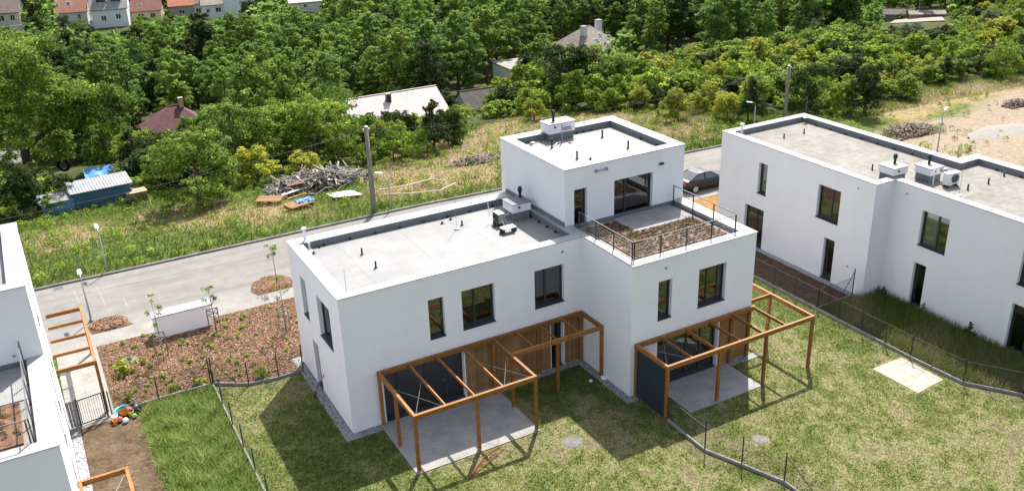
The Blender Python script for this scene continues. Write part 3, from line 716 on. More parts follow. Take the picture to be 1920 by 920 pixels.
# timber cladding, one plank at a time
cl = MB().box(5.66, -.028, .06, 12.1, -.002, 2.52).mesh('cladding_backing', 'darksteel')
def cladding(x0, x1, y, z0, z1, gaps=()):
    root = MB()
    segs = []; c = x0
    for g in gaps: segs.append((c, g[0])); c = g[1]
    segs.append((c, x1))
    for a, b in segs: root.box(a, y - .012, z0, b, y - .002, z1)
    r = root.build('cladding', 'darksteel', house)
    pmeshes = [MB().bar((0, 0, z0), (0, 0, z1), .024, .118 + .006 * k, up=(1, 0, 0), bev=.004).mesh('plank', 'plank') for k in range(3)]
    for a, b in segs:
        n = round((b - a) / .128)
        for i in range(n): inst('plank', random.choice(pmeshes), r, (a + (b - a) * (i + .5) / n, y - .025 + random.uniform(-.002, .002), 0))
cladding(5.66, 12.1, 0, .06, 2.5, [(10.3, 11.08)])
cladding(17.36, RX - .03, PY, .06, 2.5)
MB().box(5.6, -.05, .03, 5.66, -.003, 2.5).build('white_jamb', 'plastic_white', house)
MB().box(11.02, -.05, .05, 11.08, -.003, 2.5).build('white_jamb', 'plastic_white', house)
MB().box(17.3, PY - .05, .03, 17.36, PY - .003, 2.5).build('white_jamb', 'plastic_white', house)
MB().box(5.1, -.06, .05, 5.14, -.02, .1)

# ================================================================== the right-hand house
X2, XR, YS, YN = 29.0, 30.42, -2.75, 9.45
h2 = thing('flat_roofed_house', 'long white two-storey house with dusty beige flat roof at the right edge', 'house')
wa = MB()
wA = [(YN - 5.98, YN - 5.24, 3.57, 5.55), (YN - 1.16, YN + .48, 3.6, 5.58), (YN - 6.93, YN - 5.26, .05, 2.56), (YN - .35, YN + .44, .08, 2.58)]
facade(wa, (X2, YN), (0, -1), (-1, 0), YN - YS, -.4, H1 - .03, wA)
wB = [(YS + 4.68, -YS * 0 + YS + 6.33, 3.61, 5.57)]
SB = YS
wB = [(SB + 4.68, SB + 6.33, 3.61, 5.57), (SB + 4.66, SB + 5.42, .05, 2.58), (SB + 10.37, SB + 12.1, 3.61, 5.57), (SB + 10.37, SB + 12.1, .05, 2.58)]
facade(wa, (XR, YS), (0, -1), (-1, 0), 14.2, -.4, H1 - .03, wB)
facade(wa, (X2, YS), (1, 0), (0, -1), XR - X2, -.4, H1 - .03)
facade(wa, (36.1, YN), (-1, 0), (0, 1), 36.1 - X2, -1.2, H1 - .03)
facade(wa, (36.1, -2.32), (0, 1), (1, 0), YN + 2.32, -.4, H1 - .03)
facade(wa, (37.62, -2.32), (-1, 0), (0, 1), 37.62 - 36.1, -.4, H1 - .03)
facade(wa, (37.62, YS - 14.2), (0, 1), (1, 0), 14.2 - .43, -.4, H1 - .03)
facade(wa, (XR, YS - 14.2), (1, 0), (0, -1), 37.62 - XR, -.4, H1 - .03)
wa.build('wall', 'plaster_warm', h2)
UA = ((X2, YN), (0, -1), (-1, 0)); UB = ((XR, YS), (0, -1), (-1, 0))
window(h2, *UA, *wA[0], curtain=(0,)); window(h2, *UA, *wA[1], splits=(.55,)); window(h2, *UA, *wA[2], splits=(.55,), sill=True, name='terrace_door'); window(h2, *UA, *wA[3], name='side_door')
window(h2, *UB, *wB[0], splits=(.55,), curtain=(0,)); window(h2, *UB, *wB[1], name='side_door'); window(h2, *UB, *wB[2], splits=(.5,)); window(h2, *UB, *wB[3], splits=(.5,), name='terrace_door')
rooms(h2, X2 + .3, YS + .2, 35.8, YN - .3, (.0, 3.1), [(33.2, YS, 0, 33.3, YN - .4, 6.0)])
rooms(h2, XR + .3, YS - 13.8, 37.3, YS + .18, (.0, 3.1), [(34.4, YS - 13.8, 0, 34.5, YS - .3, 6.0)])
outer = [(X2, YS), (XR, YS), (XR, YS - 14.2), (37.62, YS - 14.2), (37.62, -2.32), (36.1, -2.32), (36.1, YN), (X2, YN)]
inner = [(X2 + .5, YS + .5), (XR + .5, YS + .5), (XR + .5, YS - 13.7), (37.0, YS - 13.7), (37.0, -2.95), (35.5, -2.95), (35.5, YN - .55), (X2 + .5, YN - .55)]
def off(poly, e): # grow an axis-aligned outline by e
    cx, cy = 33.2, -3.0; g = []
    n = len(poly)
    for i, (x, y) in enumerate(poly):
        (xp, yp), (xn, yn) = poly[i - 1], poly[(i + 1) % n]
        d1 = Vector((x - xp, y - yp)).normalized(); d2 = Vector((xn - x, yn - y)).normalized()
        n1 = Vector((d1.y, -d1.x)); n2 = Vector((d2.y, -d2.x))
        # polygon order here is counter-clockwise, so the outward normal is (dy, -dx)
        g.append((x + (n1.x + n2.x) * e, y + (n1.y + n2.y) * e))
    return g
cw = sum(outer[i][0] * outer[(i + 1) % 8][1] - outer[(i + 1) % 8][0] * outer[i][1] for i in range(8))
sg = 1 if cw > 0 else -1
MB().ring(off(outer, -.02 * sg), inner, 6.25, H1 - .035).build('parapet', 'upstand', h2)
MB().ring(off(outer, .035 * sg), off(inner, -.01 * sg), H1 - .03, H1).build('coping', 'coping_dusty', h2)
roof_sheets(h2, X2 + .5, YS + .52, 35.5, YN - .55, 6.35, 'membrane_dusty', 1.5, 'y')
roof_sheets(h2, XR + .52, YS - 13.7, 37.0, -2.95, 6.35, 'membrane_dusty', 1.5, 'y')
MB().box(XR + .52, -2.949, 6.3, 35.5, YS + .518, 6.352).build('roof_infill', 'membrane_dusty', h2)
a = shaft(h2, 30.65, -2.42, 31.6, -1.5, 6.35, 7.18, 'coping_dusty', 'plaster_warm'); cowl(a, 31.4, -1.8, 7.18, .55)
a = shaft(h2, 32.2, -3.5, 33.1, -2.6, 6.35, 7.18, 'coping_dusty', 'plaster_warm'); cowl(a, 32.8, -2.9, 7.18, .55)
MB().box(32.9, -3.72, 6.9, 33.3, -3.58, 7.05).build('cable_box', 'steel', a)
ac_unit(32.75, -4.4, 6.354, math.radians(-8), 'white air conditioner unit with round fan on the beige roof of the right house')
for x, y, h in ((31.5, -.3, .34), (32.97, -5.3, .34), (34.65, -5.3, .34), (31.85, 6.92, .3), (33.58, 6.93, .3), (33.2, -1.2, .2), (36.4, -5.0, .25)): vent_pipe(h2, x, y, 6.35, h)
vent_pipe(h2, 29.9, 8.65, 6.35, .75, .08, 'plastic_white', cap=True)
MB().tube([(32.0, -3.9, 6.36), (32.0, -3.9, 7.3)], .03, 6).build('aerial_mast', 'plastic_white', h2)
rod(h2, 31.85, -5.6, 6.35, 1.8); rod(h2, 34.6, -1.6, 6.35, 1.8); rod(h2, 35.3, YN - .9, 6.7, 1.4)
for k in range(8): drain(h2, 35.44, -1.0 + k * 1.25, 6.36)
for k in range(4): drain(h2, 36.94, -4.2 - k * 1.4, 6.36)
for y, z, x in ((-1.5, 1.45, X2), (-1.6, 6.15, X2), (-6.6 + 3, 6.15, XR)): MB().box(x - .03, y - .05, z - .05, x - .002, y + .05, z + .05).build('vent_cap', 'steel', h2)

# ================================================================== the left-hand house
XL = -11.05
h3 = thing('flat_roofed_house', 'white house with terrace and upper storey cut off by the left edge', 'house')
wa = MB(); X0 = -24.0
sw = [(1.55, 2.45, 3.57, 5.5), (4.2, 5.6, .03, 2.5), (6.9, 7.8, 3.57, 5.5)]
facade(wa, (XL, -5.0), (0, 1), (1, 0), 6.72, -.3, H1 - .03, [(5.0, 5.8, 3.57, 5.5), (5.2, 6.3, .03, 2.5)])
facade(wa, (XL, 1.72), (0, 1), (1, 0), 9.06 - 1.72, -.3, H2z - .03, [(.9, 1.8, 3.57, 5.5), (2.9, 3.8, 6.6, 8.47), (4.6, 5.5, 3.57, 5.5), (4.2, 5.2, .03, 2.5)])
facade(wa, (X0, -5.0), (1, 0), (0, -1), XL - X0, -.3, H1 - .03)
facade(wa, (X0, 1.72), (1, 0), (0, -1), XL - X0, 6.4, H2z - .03, [(X0 * -1 - 18, X0 * -1 - 15.2, 6.55, 8.47)])
facade(wa, (XL, 9.06), (-1, 0), (0, 1), XL - X0, -.3, H2z - .03)
facade(wa, (X0, 9.06), (0, -1), (-1, 0), 14.06, -.3, H1 - .03)
wa.build('wall', 'plaster', h3)
for (o, ops) in (((XL, -5.0), [(5.0, 5.8, 3.57, 5.5), (5.2, 6.3, .03, 2.5)]), ((XL, 1.72), [(.9, 1.8, 3.57, 5.5), (2.9, 3.8, 6.6, 8.47), (4.6, 5.5, 3.57, 5.5), (4.2, 5.2, .03, 2.5)])):
    for q in ops: window(h3, o, (0, 1), (1, 0), *q, sill=q[2] > .1)
window(h3, (X0, 1.72), (1, 0), (0, -1), -X0 - 18, -X0 - 15.2, 6.55, 8.47, splits=(.5,), sill=False, name='terrace_door')
rooms(h3, X0 + .2, -4.7, XL - .3, 8.8, (.02, 3.1), [(-14, -4.7, 0, -13.9, 8.8, 6.0)])
rooms(h3, X0 + .2, 2.0, XL - .3, 8.8, (6.5,), [(-14, 2.0, 6.5, -13.9, 8.8, 9.1)])
MB().ring([(X0, 1.74), (XL - .02, 1.74), (XL - .02, 9.04), (X0, 9.04)], [(X0 + .5, 2.25), (XL - .62, 2.25), (XL - .62, 8.3), (X0 + .5, 8.3)], 9.2, H2z - .035).build('parapet', 'upstand', h3)
MB().ring([(X0, 1.685), (XL + .035, 1.685), (XL + .035, 9.095), (X0, 9.095)], [(X0 + .5, 2.26), (XL - .61, 2.26), (XL - .61, 8.29), (X0 + .5, 8.29)], H2z - .03, H2z).build('coping', 'coping', h3)
roof_sheets(h3, X0 + .5, 2.25, XL - .62, 8.3, 9.25, 'membrane', 1.55)
MB().ring([(X0, -4.98), (XL - .02, -4.98), (XL - .02, 1.7), (X0, 1.7)], [(X0 + .5, -4.45), (XL - .62, -4.45), (XL - .62, 1.699), (X0 + .5, 1.699)], 6.3, H1 - .035).build('parapet', 'upstand', h3)
MB().box(X0, -5.035, H1 - .03, XL + .035, -4.46, H1).box(XL - .61, -4.458, H1 - .03, XL + .035, 1.71, H1).build('coping', 'coping', h3)
MB().box(X0 + .5, -4.44, 6.3, XL - .63, 1.7, 6.44).build('terrace_deck', 'pave', h3)
MB().box(X0 + .6, -1.0, 6.44, XL - .75, 1.65, 6.48).build('terrace_paving', 'concrete', h3)
MB().box(X0 + .6, -3.95, 6.44, XL - 1.02, -1.15, 6.5).build('green_roof_bed', 'mulch', h3)
railing(h3, [((XL - .7, -4.36), (XL - .7, 1.55)), ((X0 + 1, -4.38), (XL - .73, -4.38))], 6.445, 7.55)
MB().box(-12.06, 1.66, 6.9, -11.97, 1.717, 6.98).build('wall_socket', 'steel', h3)

# ================================================================== patios and pergolas
def slab(name, x0, y0, x1, y1, label=None):
    o = struct(bpy.data.objects.new(name, None)); C.objects.link(o)
    MB().box(x0, y0 + .34, -.2, x1, y1, .03).build('slab', 'concrete', o)
    MB().box(x0, y0, -.2, x1, y0 + .335, .034).build('edge_strip', 'path', o)
    return o
slab('patio', 1.27, -4.2, 7.2, -.02)
p2 = struct(MB().box(13.68, -6.62, -.2, 17.92, -4.09, .03).build('patio', 'concrete'))
TP = 2.8
def beam(t, a, b, wd=.13, ht=.22, name='beam', top=TP):
    return MB().bar((a[0], a[1], top - ht / 2), (b[0], b[1], top - ht / 2), wd, ht, bev=.008).build(name, 'timber', t)
def post(t, x, y, z0=0.0, top=TP - .2, s=.14):
    o = MB().bar((x, y, z0 + .05), (x, y, top), s, s, up=(0, 1, 0), bev=.01).build('post', 'timber', t)
    MB().box(x - .05, y - .05, z0 - .05, x + .05, y + .05, z0 + .05).build('post_foot', 'steel', o)
    return o
def wire(t, a, b, r=.008): return MB().tube([a, b], r, 5).build('brace_wire', 'steel', t)
pg = thing('pergola', 'large orange timber pergola over the concrete patio of the middle house, with a narrow wing', 'pergola')
yb = -.115; TR = TP - .005
beam(pg, (1.35, yb), (12.07, yb)); beam(pg, (1.35, -4.05), (7.17, -4.05)); beam(pg, (1.42, yb - .07), (1.42, -3.98), ht=.21, top=TR); beam(pg, (7.1, yb - .07), (7.1, -3.98), ht=.21, top=TR)
beam(pg, (7.17, -1.85), (12.13, -1.85), ht=.21, top=TR); beam(pg, (12.06, yb - .07), (12.06, -1.78), ht=.205, top=TR - .003)
for x, y in ((1.42, -2.0), (1.42, -4.05), (4.25, -4.05), (7.1, -4.05), (7.1, -1.95)): post(pg, x, y, .034)
for x, y in ((9.58, -1.85), (12.05, -1.85)): post(pg, x, y, 0)
for x in (1.42, 7.1, 9.55, 12.0): post(pg, x, yb, .03 if x < 8 else 0)
for x in (2.85, 4.2, 5.55): beam(pg, (x, yb - .07), (x, -3.98), .07, .15, 'rafter', TP - .03)
for x in (8.35, 9.62, 10.85): beam(pg, (x, yb - .07), (x, -1.78), .06, .13, 'rafter', TP - .03)
for (x0, x1) in ((1.5, 2.8), (5.62, 7.02)):
    wire(pg, (x0, -1.6, TP - .12), (x1, -3.95, TP - .12)); wire(pg, (x1, -1.6, TP - .135), (x0, -3.95, TP - .135))
pg2 = thing('pergola', 'timber pergola with dark end panel wrapping the right corner of the middle house', 'pergola')
yb2 = PY - .115
beam(pg2, (12.33, yb2), (19.5, yb2)); beam(pg2, (12.33, -6.45), (21.16, -6.45)); beam(pg2, (12.4, yb2 - .07), (12.4, -6.38), ht=.21, top=TR)
beam(pg2, (21.09, -6.38), (21.09, -1.4), ht=.21, top=TR); beam(pg2, (19.4, -3.62), (21.02, -3.62), .10, .18, top=TP - .02); beam(pg2, (19.45, -1.45), (21.02, -1.45), .10, .18, top=TP - .02)
for x, y in ((12.4, yb2), (12.4, -6.45), (15.34, -6.45), (18.15, -6.45), (21.09, -6.45), (21.05, -3.62), (21.05, -1.45)): post(pg2, x, y, .03 if 13.6 < x < 18 else 0)
for x in (18.05, 19.2): post(pg2, x, yb2, 0)
for x in (13.82, 15.22, 16.62, 18.02, 19.42): beam(pg2, (x, yb2 - .07), (x, -6.38), .07, .15, 'rafter', TP - .03)
for (x0, x1) in ((12.5, 13.75), (18.1, 19.35)):
    wire(pg2, (x0, -4.4, TP - .12), (x1, -6.3, TP - .12)); wire(pg2, (x1, -4.4, TP - .135), (x0, -6.3, TP - .135))
pn = MB().box(12.375, -6.36, .06, 12.42, yb2 - .09, TP - .22).build('privacy_panel', 'panel', pg2); pn['label'] = 'dark blue-grey solid end panel'
pg3 = thing('pergola', 'slim timber pergola over the entrance path beside the left house', 'pergola')
beam(pg3, (-9.35, 7.78), (-9.35, 14.3)); 
for i in range(5):
    y = 7.85 + i * 1.575; beam(pg3, (-11.0, y), (-9.42, y), .12 if i in (0, 4) else .07, .2 if i in (0, 4) else .15, 'beam' if i in (0, 4) else 'rafter', TP - .012)
for y in (7.85, 14.2): post(pg3, -9.35, y, 0)
pg4 = thing('pergola', 'corner of a timber pergola cut off by the bottom edge below the left house', 'pergola')
beam(pg4, (-11.0, -1.45), (-9.2, -1.45)); beam(pg4, (-9.27, -1.52), (-9.27, -5.4), ht=.21, top=TR); beam(pg4, (-10.9, -1.52), (-10.9, -5.4), ht=.21, top=TR); beam(pg4, (-11.0, -5.45), (-9.2, -5.45))
for x, y in ((-9.27, -1.45), (-9.27, -5.45)): post(pg4, x, y, 0)
wire(pg4, (-9.4, -1.7, TP - .12), (-10.8, -4.8, TP - .12))

# ================================================================== fences
def mesh_panel(parent, a, b, z0, z1, pitch=.075):
    """chain-link: two families of crossing wires as thin ribbons"""
    A = Vector((a[0], a[1], 0)); B = Vector((b[0], b[1], 0)); L = (B - A).length; U = (B - A) / L; H = z1 - z0; wd = .0065
    Vs = []; Fs = []
    def rib(u0, h0, u1, h1):
        p = A + U * u0 + Vector((0, 0, z0 + h0)); q = A + U * u1 + Vector((0, 0, z0 + h1)); k = len(Vs)
        s = U * wd / 1.4; Vs.extend([p - s, p + s, q + s, q - s]); Fs.append((k, k + 1, k + 2, k + 3))
    n = int((L + H) / pitch)
    for i in range(n + 1):
        c = -H + i * pitch
        u0, h0, u1, h1 = c, 0, c + H, H
        if u0 < 0: h0 = -u0; u0 = 0
        if u1 > L: h1 = H - (u1 - L); u1 = L
        if u1 > u0 + .01: rib(u0, h0, u1, h1); rib(L - u0, h0, L - u1, h1)
    mb = MB(); mb.add(Vs, Fs)
    mb.bar(A + Vector((0, 0, z1)), B + Vector((0, 0, z1)), .012, .012)
    return mb.build('mesh_panel', 'wire', parent)
def fence(label, pts, hs, boards=True, braces=(), z=0.0, subdiv=2.3, panels=True):
    t = thing('chain_link_fence', label, 'fence')
    for i in range(len(pts) - 1):
        a, b = Vector((*pts[i], z)), Vector((*pts[i + 1], z)); L = (b - a).length; n = max(1, round(L / subdiv)); d = (b - a).normalized()
        for k in range(n):
            p = a.lerp(b, k / n); q = a.lerp(b, (k + 1) / n)
            if boards: MB().bar(p + d * .005 + Vector((0, 0, .05)), q - d * .005 + Vector((0, 0, .05)), .075, .2, bev=.012).build('base_board', 'kerb', t)
            if panels: mesh_panel(t, p, q, z + .15, z + 1.22)
            h = hs[i] if k == 0 else 1.28
            if k or i == 0 or True:
                ps = MB().tube([p + Vector((0, 0, -.1)), p + Vector((0, 0, h))], .03, 8).build('post', 'wire', t)
                MB().lathe(tuple(p + Vector((0, 0, h))), [(.028, 0), (.028, .02), (.012, .035)], 8).build('post_cap', 'plastic_black', ps)
    p = Vector((*pts[-1], z)); MB().tube([p + Vector((0, 0, -.1)), p + Vector((0, 0, hs[-1]))], .03, 8).build('post', 'wire', t)
    for (x0, y0, z0, x1, y1, z1) in braces: MB().tube([(x0, y0, z + z0), (x1, y1, z + z1)], .019, 6).build('brace', 'wire', t)
    return t
fence('chain-link fence along the tall grass strip left of the middle house', [(-4.53, 7.4), (-4.53, 5.4), (-4.53, 3.4), (-4.53, 1.4), (-4.53, -.6), (-4.53, -2.6), (-4.53, -8)], [1.3] * 7, subdiv=2.0)
fence('chain-link fence between the mulch bed and the tall grass strip', [(-9.2, 7.4), (-7.06, 7.6), (-4.6, 7.53)], [1.3, 1.3, 1.55], braces=[(-4.56, 7.53, 1.4, -5.8, 7.56, .15)])
fence('short bent chain-link fence from the corner post to the middle house', [(-4.48, 7.53), (-3.0, 6.58), (-1.56, 6.37), (-.3, 6.42)], [1.55, 1.3, 1.4, 1.5], braces=[(-4.45, 7.51, 1.4, -3.5, 6.9, .12)])
fence('chain-link fence dividing the front lawn, starting at the dark pergola panel', [(12.4, -6.6), (12.36, -9.16), (13.0, -10.72), (13.67, -12.45), (13.8, -16)], [1.25, 1.55, 1.45, 1.5, 1.4], braces=[(13.67, -12.45, 1.35, 13.8, -14.6, .1)], subdiv=2.7)
fence('long chain-link fence between the lawn and the right house', [(25.85, 11.5), (25.85, 2.5), (25.84, -.8), (25.84, -2.45), (25.82, -5.5), (25.82, -8.58), (25.95, -11.43), (27.33, -13.49), (32, -18)], [1.3, 1.3, 1.3, 1.3, 1.4, 1.3, 1.5, 1.3, 1.3], braces=[(25.95, -11.43, 1.35, 25.83, -9.7, .1)], subdiv=2.0)
fence('short chain-link fence across to the right house wall', [(25.9, -2.45), (28.6, -2.4)], [1.3, 1.75], braces=[(28.6, -2.4, 1.6, 27.6, -2.42, .1)], subdiv=2.6)
# garden gate by the left house
gt = thing('garden_gate', 'black barred garden gate across the entrance path', 'gate', (-10.5, 7.2, 0), math.radians(8))
MB().bar((.03, 0, .1), (1.05, 0, .1), .04, .04).bar((.03, 0, 1.35), (1.05, 0, 1.35), .04, .04).bar((.03, 0, .08), (.03, 0, 1.37), .04, .04).bar((1.05, 0, .08), (1.05, 0, 1.37), .04, .04).build('gate_frame', 'black_metal', gt)
for k in range(9): MB().bar((.12 + .1 * k, 0, .12), (.12 + .1 * k, 0, 1.33), .014, .014).build('bar', 'black_metal', gt)
for x in (-.05, 1.14): MB().box(x - .035, -.035, -.1, x + .035, .035, 1.45).build('gate_post', 'black_metal', gt)
MB().bar((.98, -.05, .8), (.86, -.05, .8), .02, .02).build('handle', 'steel', gt)
gf = thing('side_panel_fence', 'narrow grey slatted screen between the gate and the left house wall', 'screen', (-10.99, 7.2, 0))
for k in range(3): MB().box(.02 + .13 * k, -.02, .06, .13 + .13 * k, .02, 1.4).build('slat', 'concrete', gf)

# ================================================================== white meter enclosure by the pavement
enc = thing('meter_enclosure', 'long white rendered box for meters at the edge of the pavement', 'enclosure')
MB().box(-6.1, 13.9, -.1, -3.1, 14.62, 1.27).build('body', 'plaster', enc)
MB().box(-6.16, 13.84, 1.27, -3.04, 14.68, 1.33).build('lid', 'coping', enc)
for k in range(4): MB().box(-6.02 + k * .73, 14.622, .2, -6.02 + k * .73 + .7, 14.64, 1.2).build('door', 'steel', enc)
# manhole lids and stones in the lawn
def disc(name, label, x, y, r, mat, z=.012):
    t = thing(name, label, 'manhole cover', (x, y, 0))
    MB().lathe((0, 0, 0), [(r, 0), (r, z + .012), (r * .93, z + .02), (r * .9, z + .012), (.01, z + .014)], 24).build('lid', mat, t)
    MB().ring([(r * 1.1 * math.cos(q), r * 1.1 * math.sin(q)) for q in [2 * math.pi * i / 24 for i in range(24)]], [(r * 1.005 * math.cos(q), r * 1.005 * math.sin(q)) for q in [2 * math.pi * i / 24 for i in range(24)]], -.02, z + .004).build('rim', 'lid', t)
M['lid'] = pm('weathered_lid', (.115, .108, .095), (.165, .155, .14), 5, .9, .3, 30, fine=(12, .7, 1.2))
disc('manhole_cover', 'round concrete manhole lid in the lawn in front of the middle house', 7.96, -5.64, .40, 'lid', .0)
disc('manhole_cover', 'round pale manhole lid in the lawn right of the dividing fence', 14.95, -9.75, .32, 'lid', .0)
disc('manhole_cover', 'round grey-green manhole lid in the mulch bed near the young tree', -7.74, 12.38, .36, 'lid', .05)
pad = thing('stone_pad', 'rectangular pad of pale crazy stone slabs in the lawn near the right fence', 'stone pad')
M['pale_stone'] = pm('pale_stone', (.30, .26, .205), (.40, .365, .315), 2.5, .9, .3, 12, fine=(6, .75, 1.15), objrand=.06)
M['pad_sand'] = pm('pad_sand', (.28, .235, .175), (.36, .315, .25), 4, .95, .3, 20)
MB().add([(23.5, -8.3, .01), (25.5, -8.3, .01), (25.55, -10.68, .01), (23.58, -10.85, .01)], [(3, 2, 1, 0)]).build('bedding', 'pad_sand', pad)
for i in range(4):
    for j in range(5):
        x0 = 23.53 + i * .5; y0 = -10.74 + j * .49; jt = lambda: random.uniform(-.012, .012)
        q = [(x0 + .015 + jt(), y0 + .015 + jt()), (x0 + .49 + jt(), y0 + .015 + jt()), (x0 + .49 + jt(), y0 + .475 + jt()), (x0 + .24 + jt(), y0 + .48), (x0 + .015 + jt(), y0 + .475 + jt())]
        MB().prism(q, .0, .018 + random.uniform(-.003, .003)).build('stone_slab', 'pale_stone', pad)
# red folded tube frame lying by the patio
rf = thing('folded_frame', 'red folded metal frame lying on the grass in front of the patio', 'frame')
M['red'] = pm('red_paint', (.20, .025, .018), (.28, .045, .03), 5, .5)
a0 = Vector((*g0(938, 838), .05)); a1 = Vector((*g0(880, 897), .05)); a2 = Vector((*g0(912, 853), .08))
MB().tube([a0, a2, a1], .024, 8).build('tube', 'red', rf); MB().tube([a0 + Vector((.05, -.22, .01)), (a0 + a1) / 2 + Vector((.1, -.1, .05)), a1 + Vector((.03, .05, 0))], .022, 8).build('tube', 'red', rf)
for k in (.3, .6): MB().tube([a0.lerp(a1, k) + Vector((-.02, .08, .03)), a0.lerp(a1, k) + Vector((.1, -.14, .05))], .022, 6).build('crossbar', 'red', rf)
# spade leaning at the side door
sp = thing('garden_spade', 'red-handled spade leaning by the side door of the middle house', 'spade')
MB().tube([(-.5, 3.75, .3), (-.05, 3.6, 1.15)], .018, 6).build('shaft', 'red', sp)
MB().bar((-.58, 3.78, .02), (-.5, 3.75, .32), .2, .015, up=(1, .3, .2)).build('blade', 'darksteel', sp)
MB().tube([(-.06, 3.52, 1.15), (-.05, 3.68, 1.17)], .018, 6).build('grip', 'plastic_black', sp)
# white stones near the wing
for (x, y, s, lb) in ((11.35, -2.0, .09, 'small white lump lying in the shaded grass near the wing'), (12.0, -2.15, .17, 'larger white stone lying at the wall by the pergola post')):
    r = random.Random(int(x * 100)); n = 9
    mb = MB().lathe((x, y, 0), [(s * .8, 0), (s * 1.1, s * .4), (s * .9, s * .8), (s * .3, s * 1.05)], n)
    mb.v = [(a + r.uniform(-.15, .15) * s, b + r.uniform(-.15, .15) * s, max(0, c + r.uniform(-.1, .1) * s)) for a, b, c in mb.v]
    tag(mb.build('stone', 'plastic_white'), lb, 'stone')

# ================================================================== street lamps, poles, wires
def lamp(x, y, z, h, dx, dy, label):
    t = thing('street_lamp', label, 'street lamp', (x, y, z))
    MB().tube([(0, 0, -.2), (0, 0, .8), (0, 0, h - .35)], [.06, .055, .042], 10).build('pole', 'steel', t, smooth=True)
    MB().tube([(0, 0, h - .36), (dx * .06, dy * .06, h - .15), (dx * .2, dy * .2, h - .02), (dx * .42, dy * .42, h + .04)], .028, 8).build('arm', 'steel', t, smooth=True)
    a = Vector((dx * .38, dy * .38, h + .02)); b = Vector((dx * .88, dy * .88, h + .11))
    hd = MB().bar(a, b, .22, .08, bev=.025).build('lamp_head', 'plastic_white', t)
    MB().bar(a + (b - a) * .2 - Vector((0, 0, .043)), a + (b - a) * .92 - Vector((0, 0, .043)), .17, .008).build('lens', 'steel', hd)
    MB().lathe((0, 0, -.02), [(.13, 0), (.12, .05), (.06, .07)], 10).build('base', 'kerb', t)
    return t
lamp(-8.95, 18.15, .1, 2.65, 0, 1, 'grey street lamp standing in the small mulch island near the entrance pergola')
lamp(-7.3, 24.75, 0, 2.85, 0, 1, 'grey street lamp on the far road verge at the left')
lamp(11.9, 24.75, 0, 2.85, -1, .25, 'slim pale street lamp just right of the near wooden utility pole')
lamp(46.4, 24.75, road_z(46.4), 3.3, -1, .2, 'street lamp with bent arm above the left roof corner of the right house')
lr2 = at(1757, 284)
lamp(lr2.x, lr2.y, lr2.z, 3.4, 1, .4, 'street lamp standing in front of the bare sand at the right')
M['pole_wood'] = pm('weathered_pole', (.13, .115, .10), (.24, .215, .19), 2, .9, .3, 20, stretch=(6, 6, .5), fine=(20, .8, 1.15))
def ony(u, v, y):
    d = ray(u, v); t = (y - CAM_P[1]) / d.y; return Vector(CAM_P) + d * t
def upole(top, z0, label):
    t = thing('utility_pole', label, 'utility pole', (top.x, top.y, z0)); h = top.z - z0
    MB().tube([(0, 0, -.5), (0, 0, h * .5), (0, 0, h)], [.2, .17, .13], 12).build('pole', 'pole_wood', t, smooth=True)
    MB().lathe((0, 0, h), [(.14, 0), (.15, .03), (.02, .1)], 12).build('pole_cap', 'steel', t)
    for dx in (-.2, .2): MB().tube([(0, 0, h - .2), (dx, 0, h - .2)], .02, 6).lathe((dx, 0, h - .22), [(.035, 0), (.05, .04), (.03, .09), (.045, .12)], 8).build('insulator', 'plastic_white', t)
    return t
pt1 = ony(686, 238, 24.9); upole(pt1, 0, 'weathered wooden utility pole on the verge left of the middle house')
pt2 = ony(1480, 124, 25.6); upole(pt2, road_z(pt2.x), 'weathered wooden utility pole above the right house roof')
def cable(a, b, sag, label, r=.02):
    n = 16; pts = [Vector(a).lerp(Vector(b), i / n) - Vector((0, 0, sag * 4 * (i / n) * (1 - i / n))) for i in range(n + 1)]
    return tag(MB().tube(pts, r, 5).build('overhead_cable', 'plastic_black'), label, 'cable')
wl = ony(0, 416, 24.9); e = (wl - pt1).normalized(); far_l = pt1 + (wl - pt1) * 2.2 ; far_l.z = wl.z + 2.2
cable(pt1 - Vector((.2, 0, .22)), wl + Vector((-25, 0, 1.3)), 1.35, 'black overhead cable running left from the near utility pole')
cable(pt1 + Vector((.2, 0, -.22)), pt2 + Vector((-.2, 0, -.22)), 1.1, 'sagging black overhead cable strung between the two utility poles', .02)
cable(pt2 + Vector((.2, 0, -.22)), pt2 + Vector((46, 1.5, -1.7)), 1.5, 'black overhead cable running right from the far utility pole', .02)

# ================================================================== parked car
car_x = 34.05; car_z = road_z(car_x) + .016
car = thing('parked_car', 'dark grey saloon car parked by the pavement between the two houses', 'car', (car_x, 17.0, car_z), math.radians(1.0))
car.rotation_euler = (0, math.radians(1.2), math.radians(1.0))
def carmat(name, c, rough, metal, coat):
    m, n, l, b = _nt(name); b.inputs['Base Color'].default_value = rgba(c); b.inputs['Roughness'].default_value = rough
    b.inputs['Metallic'].default_value = metal; b.inputs['Coat Weight'].default_value = coat
    f = vor_or_noise(n, l, 3, detail=4); l.new(ramp(n, l, f, [(.3, [v * .9 for v in c]), (.7, [v * 1.15 for v in c])]), b.inputs['Base Color']); return m
M['carpaint'] = carmat('dark_car_paint', (.004, .0042, .006), .4, .0, .1); M['carglass'] = carmat('car_glass', (.02, .035, .045), .04, 0, 1.0)
M['tyre'] = carmat('tyre_rubber', (.018, .018, .018), .9, 0, 0); M['rim'] = carmat('wheel_rim', (.5, .5, .5), .35, .8, 0)
M['redlens'] = carmat('red_lens', (.35, .015, .02), .15, 0, .8); M['clearlens'] = carmat('clear_lens', (.6, .62, .64), .1, .2, .8)
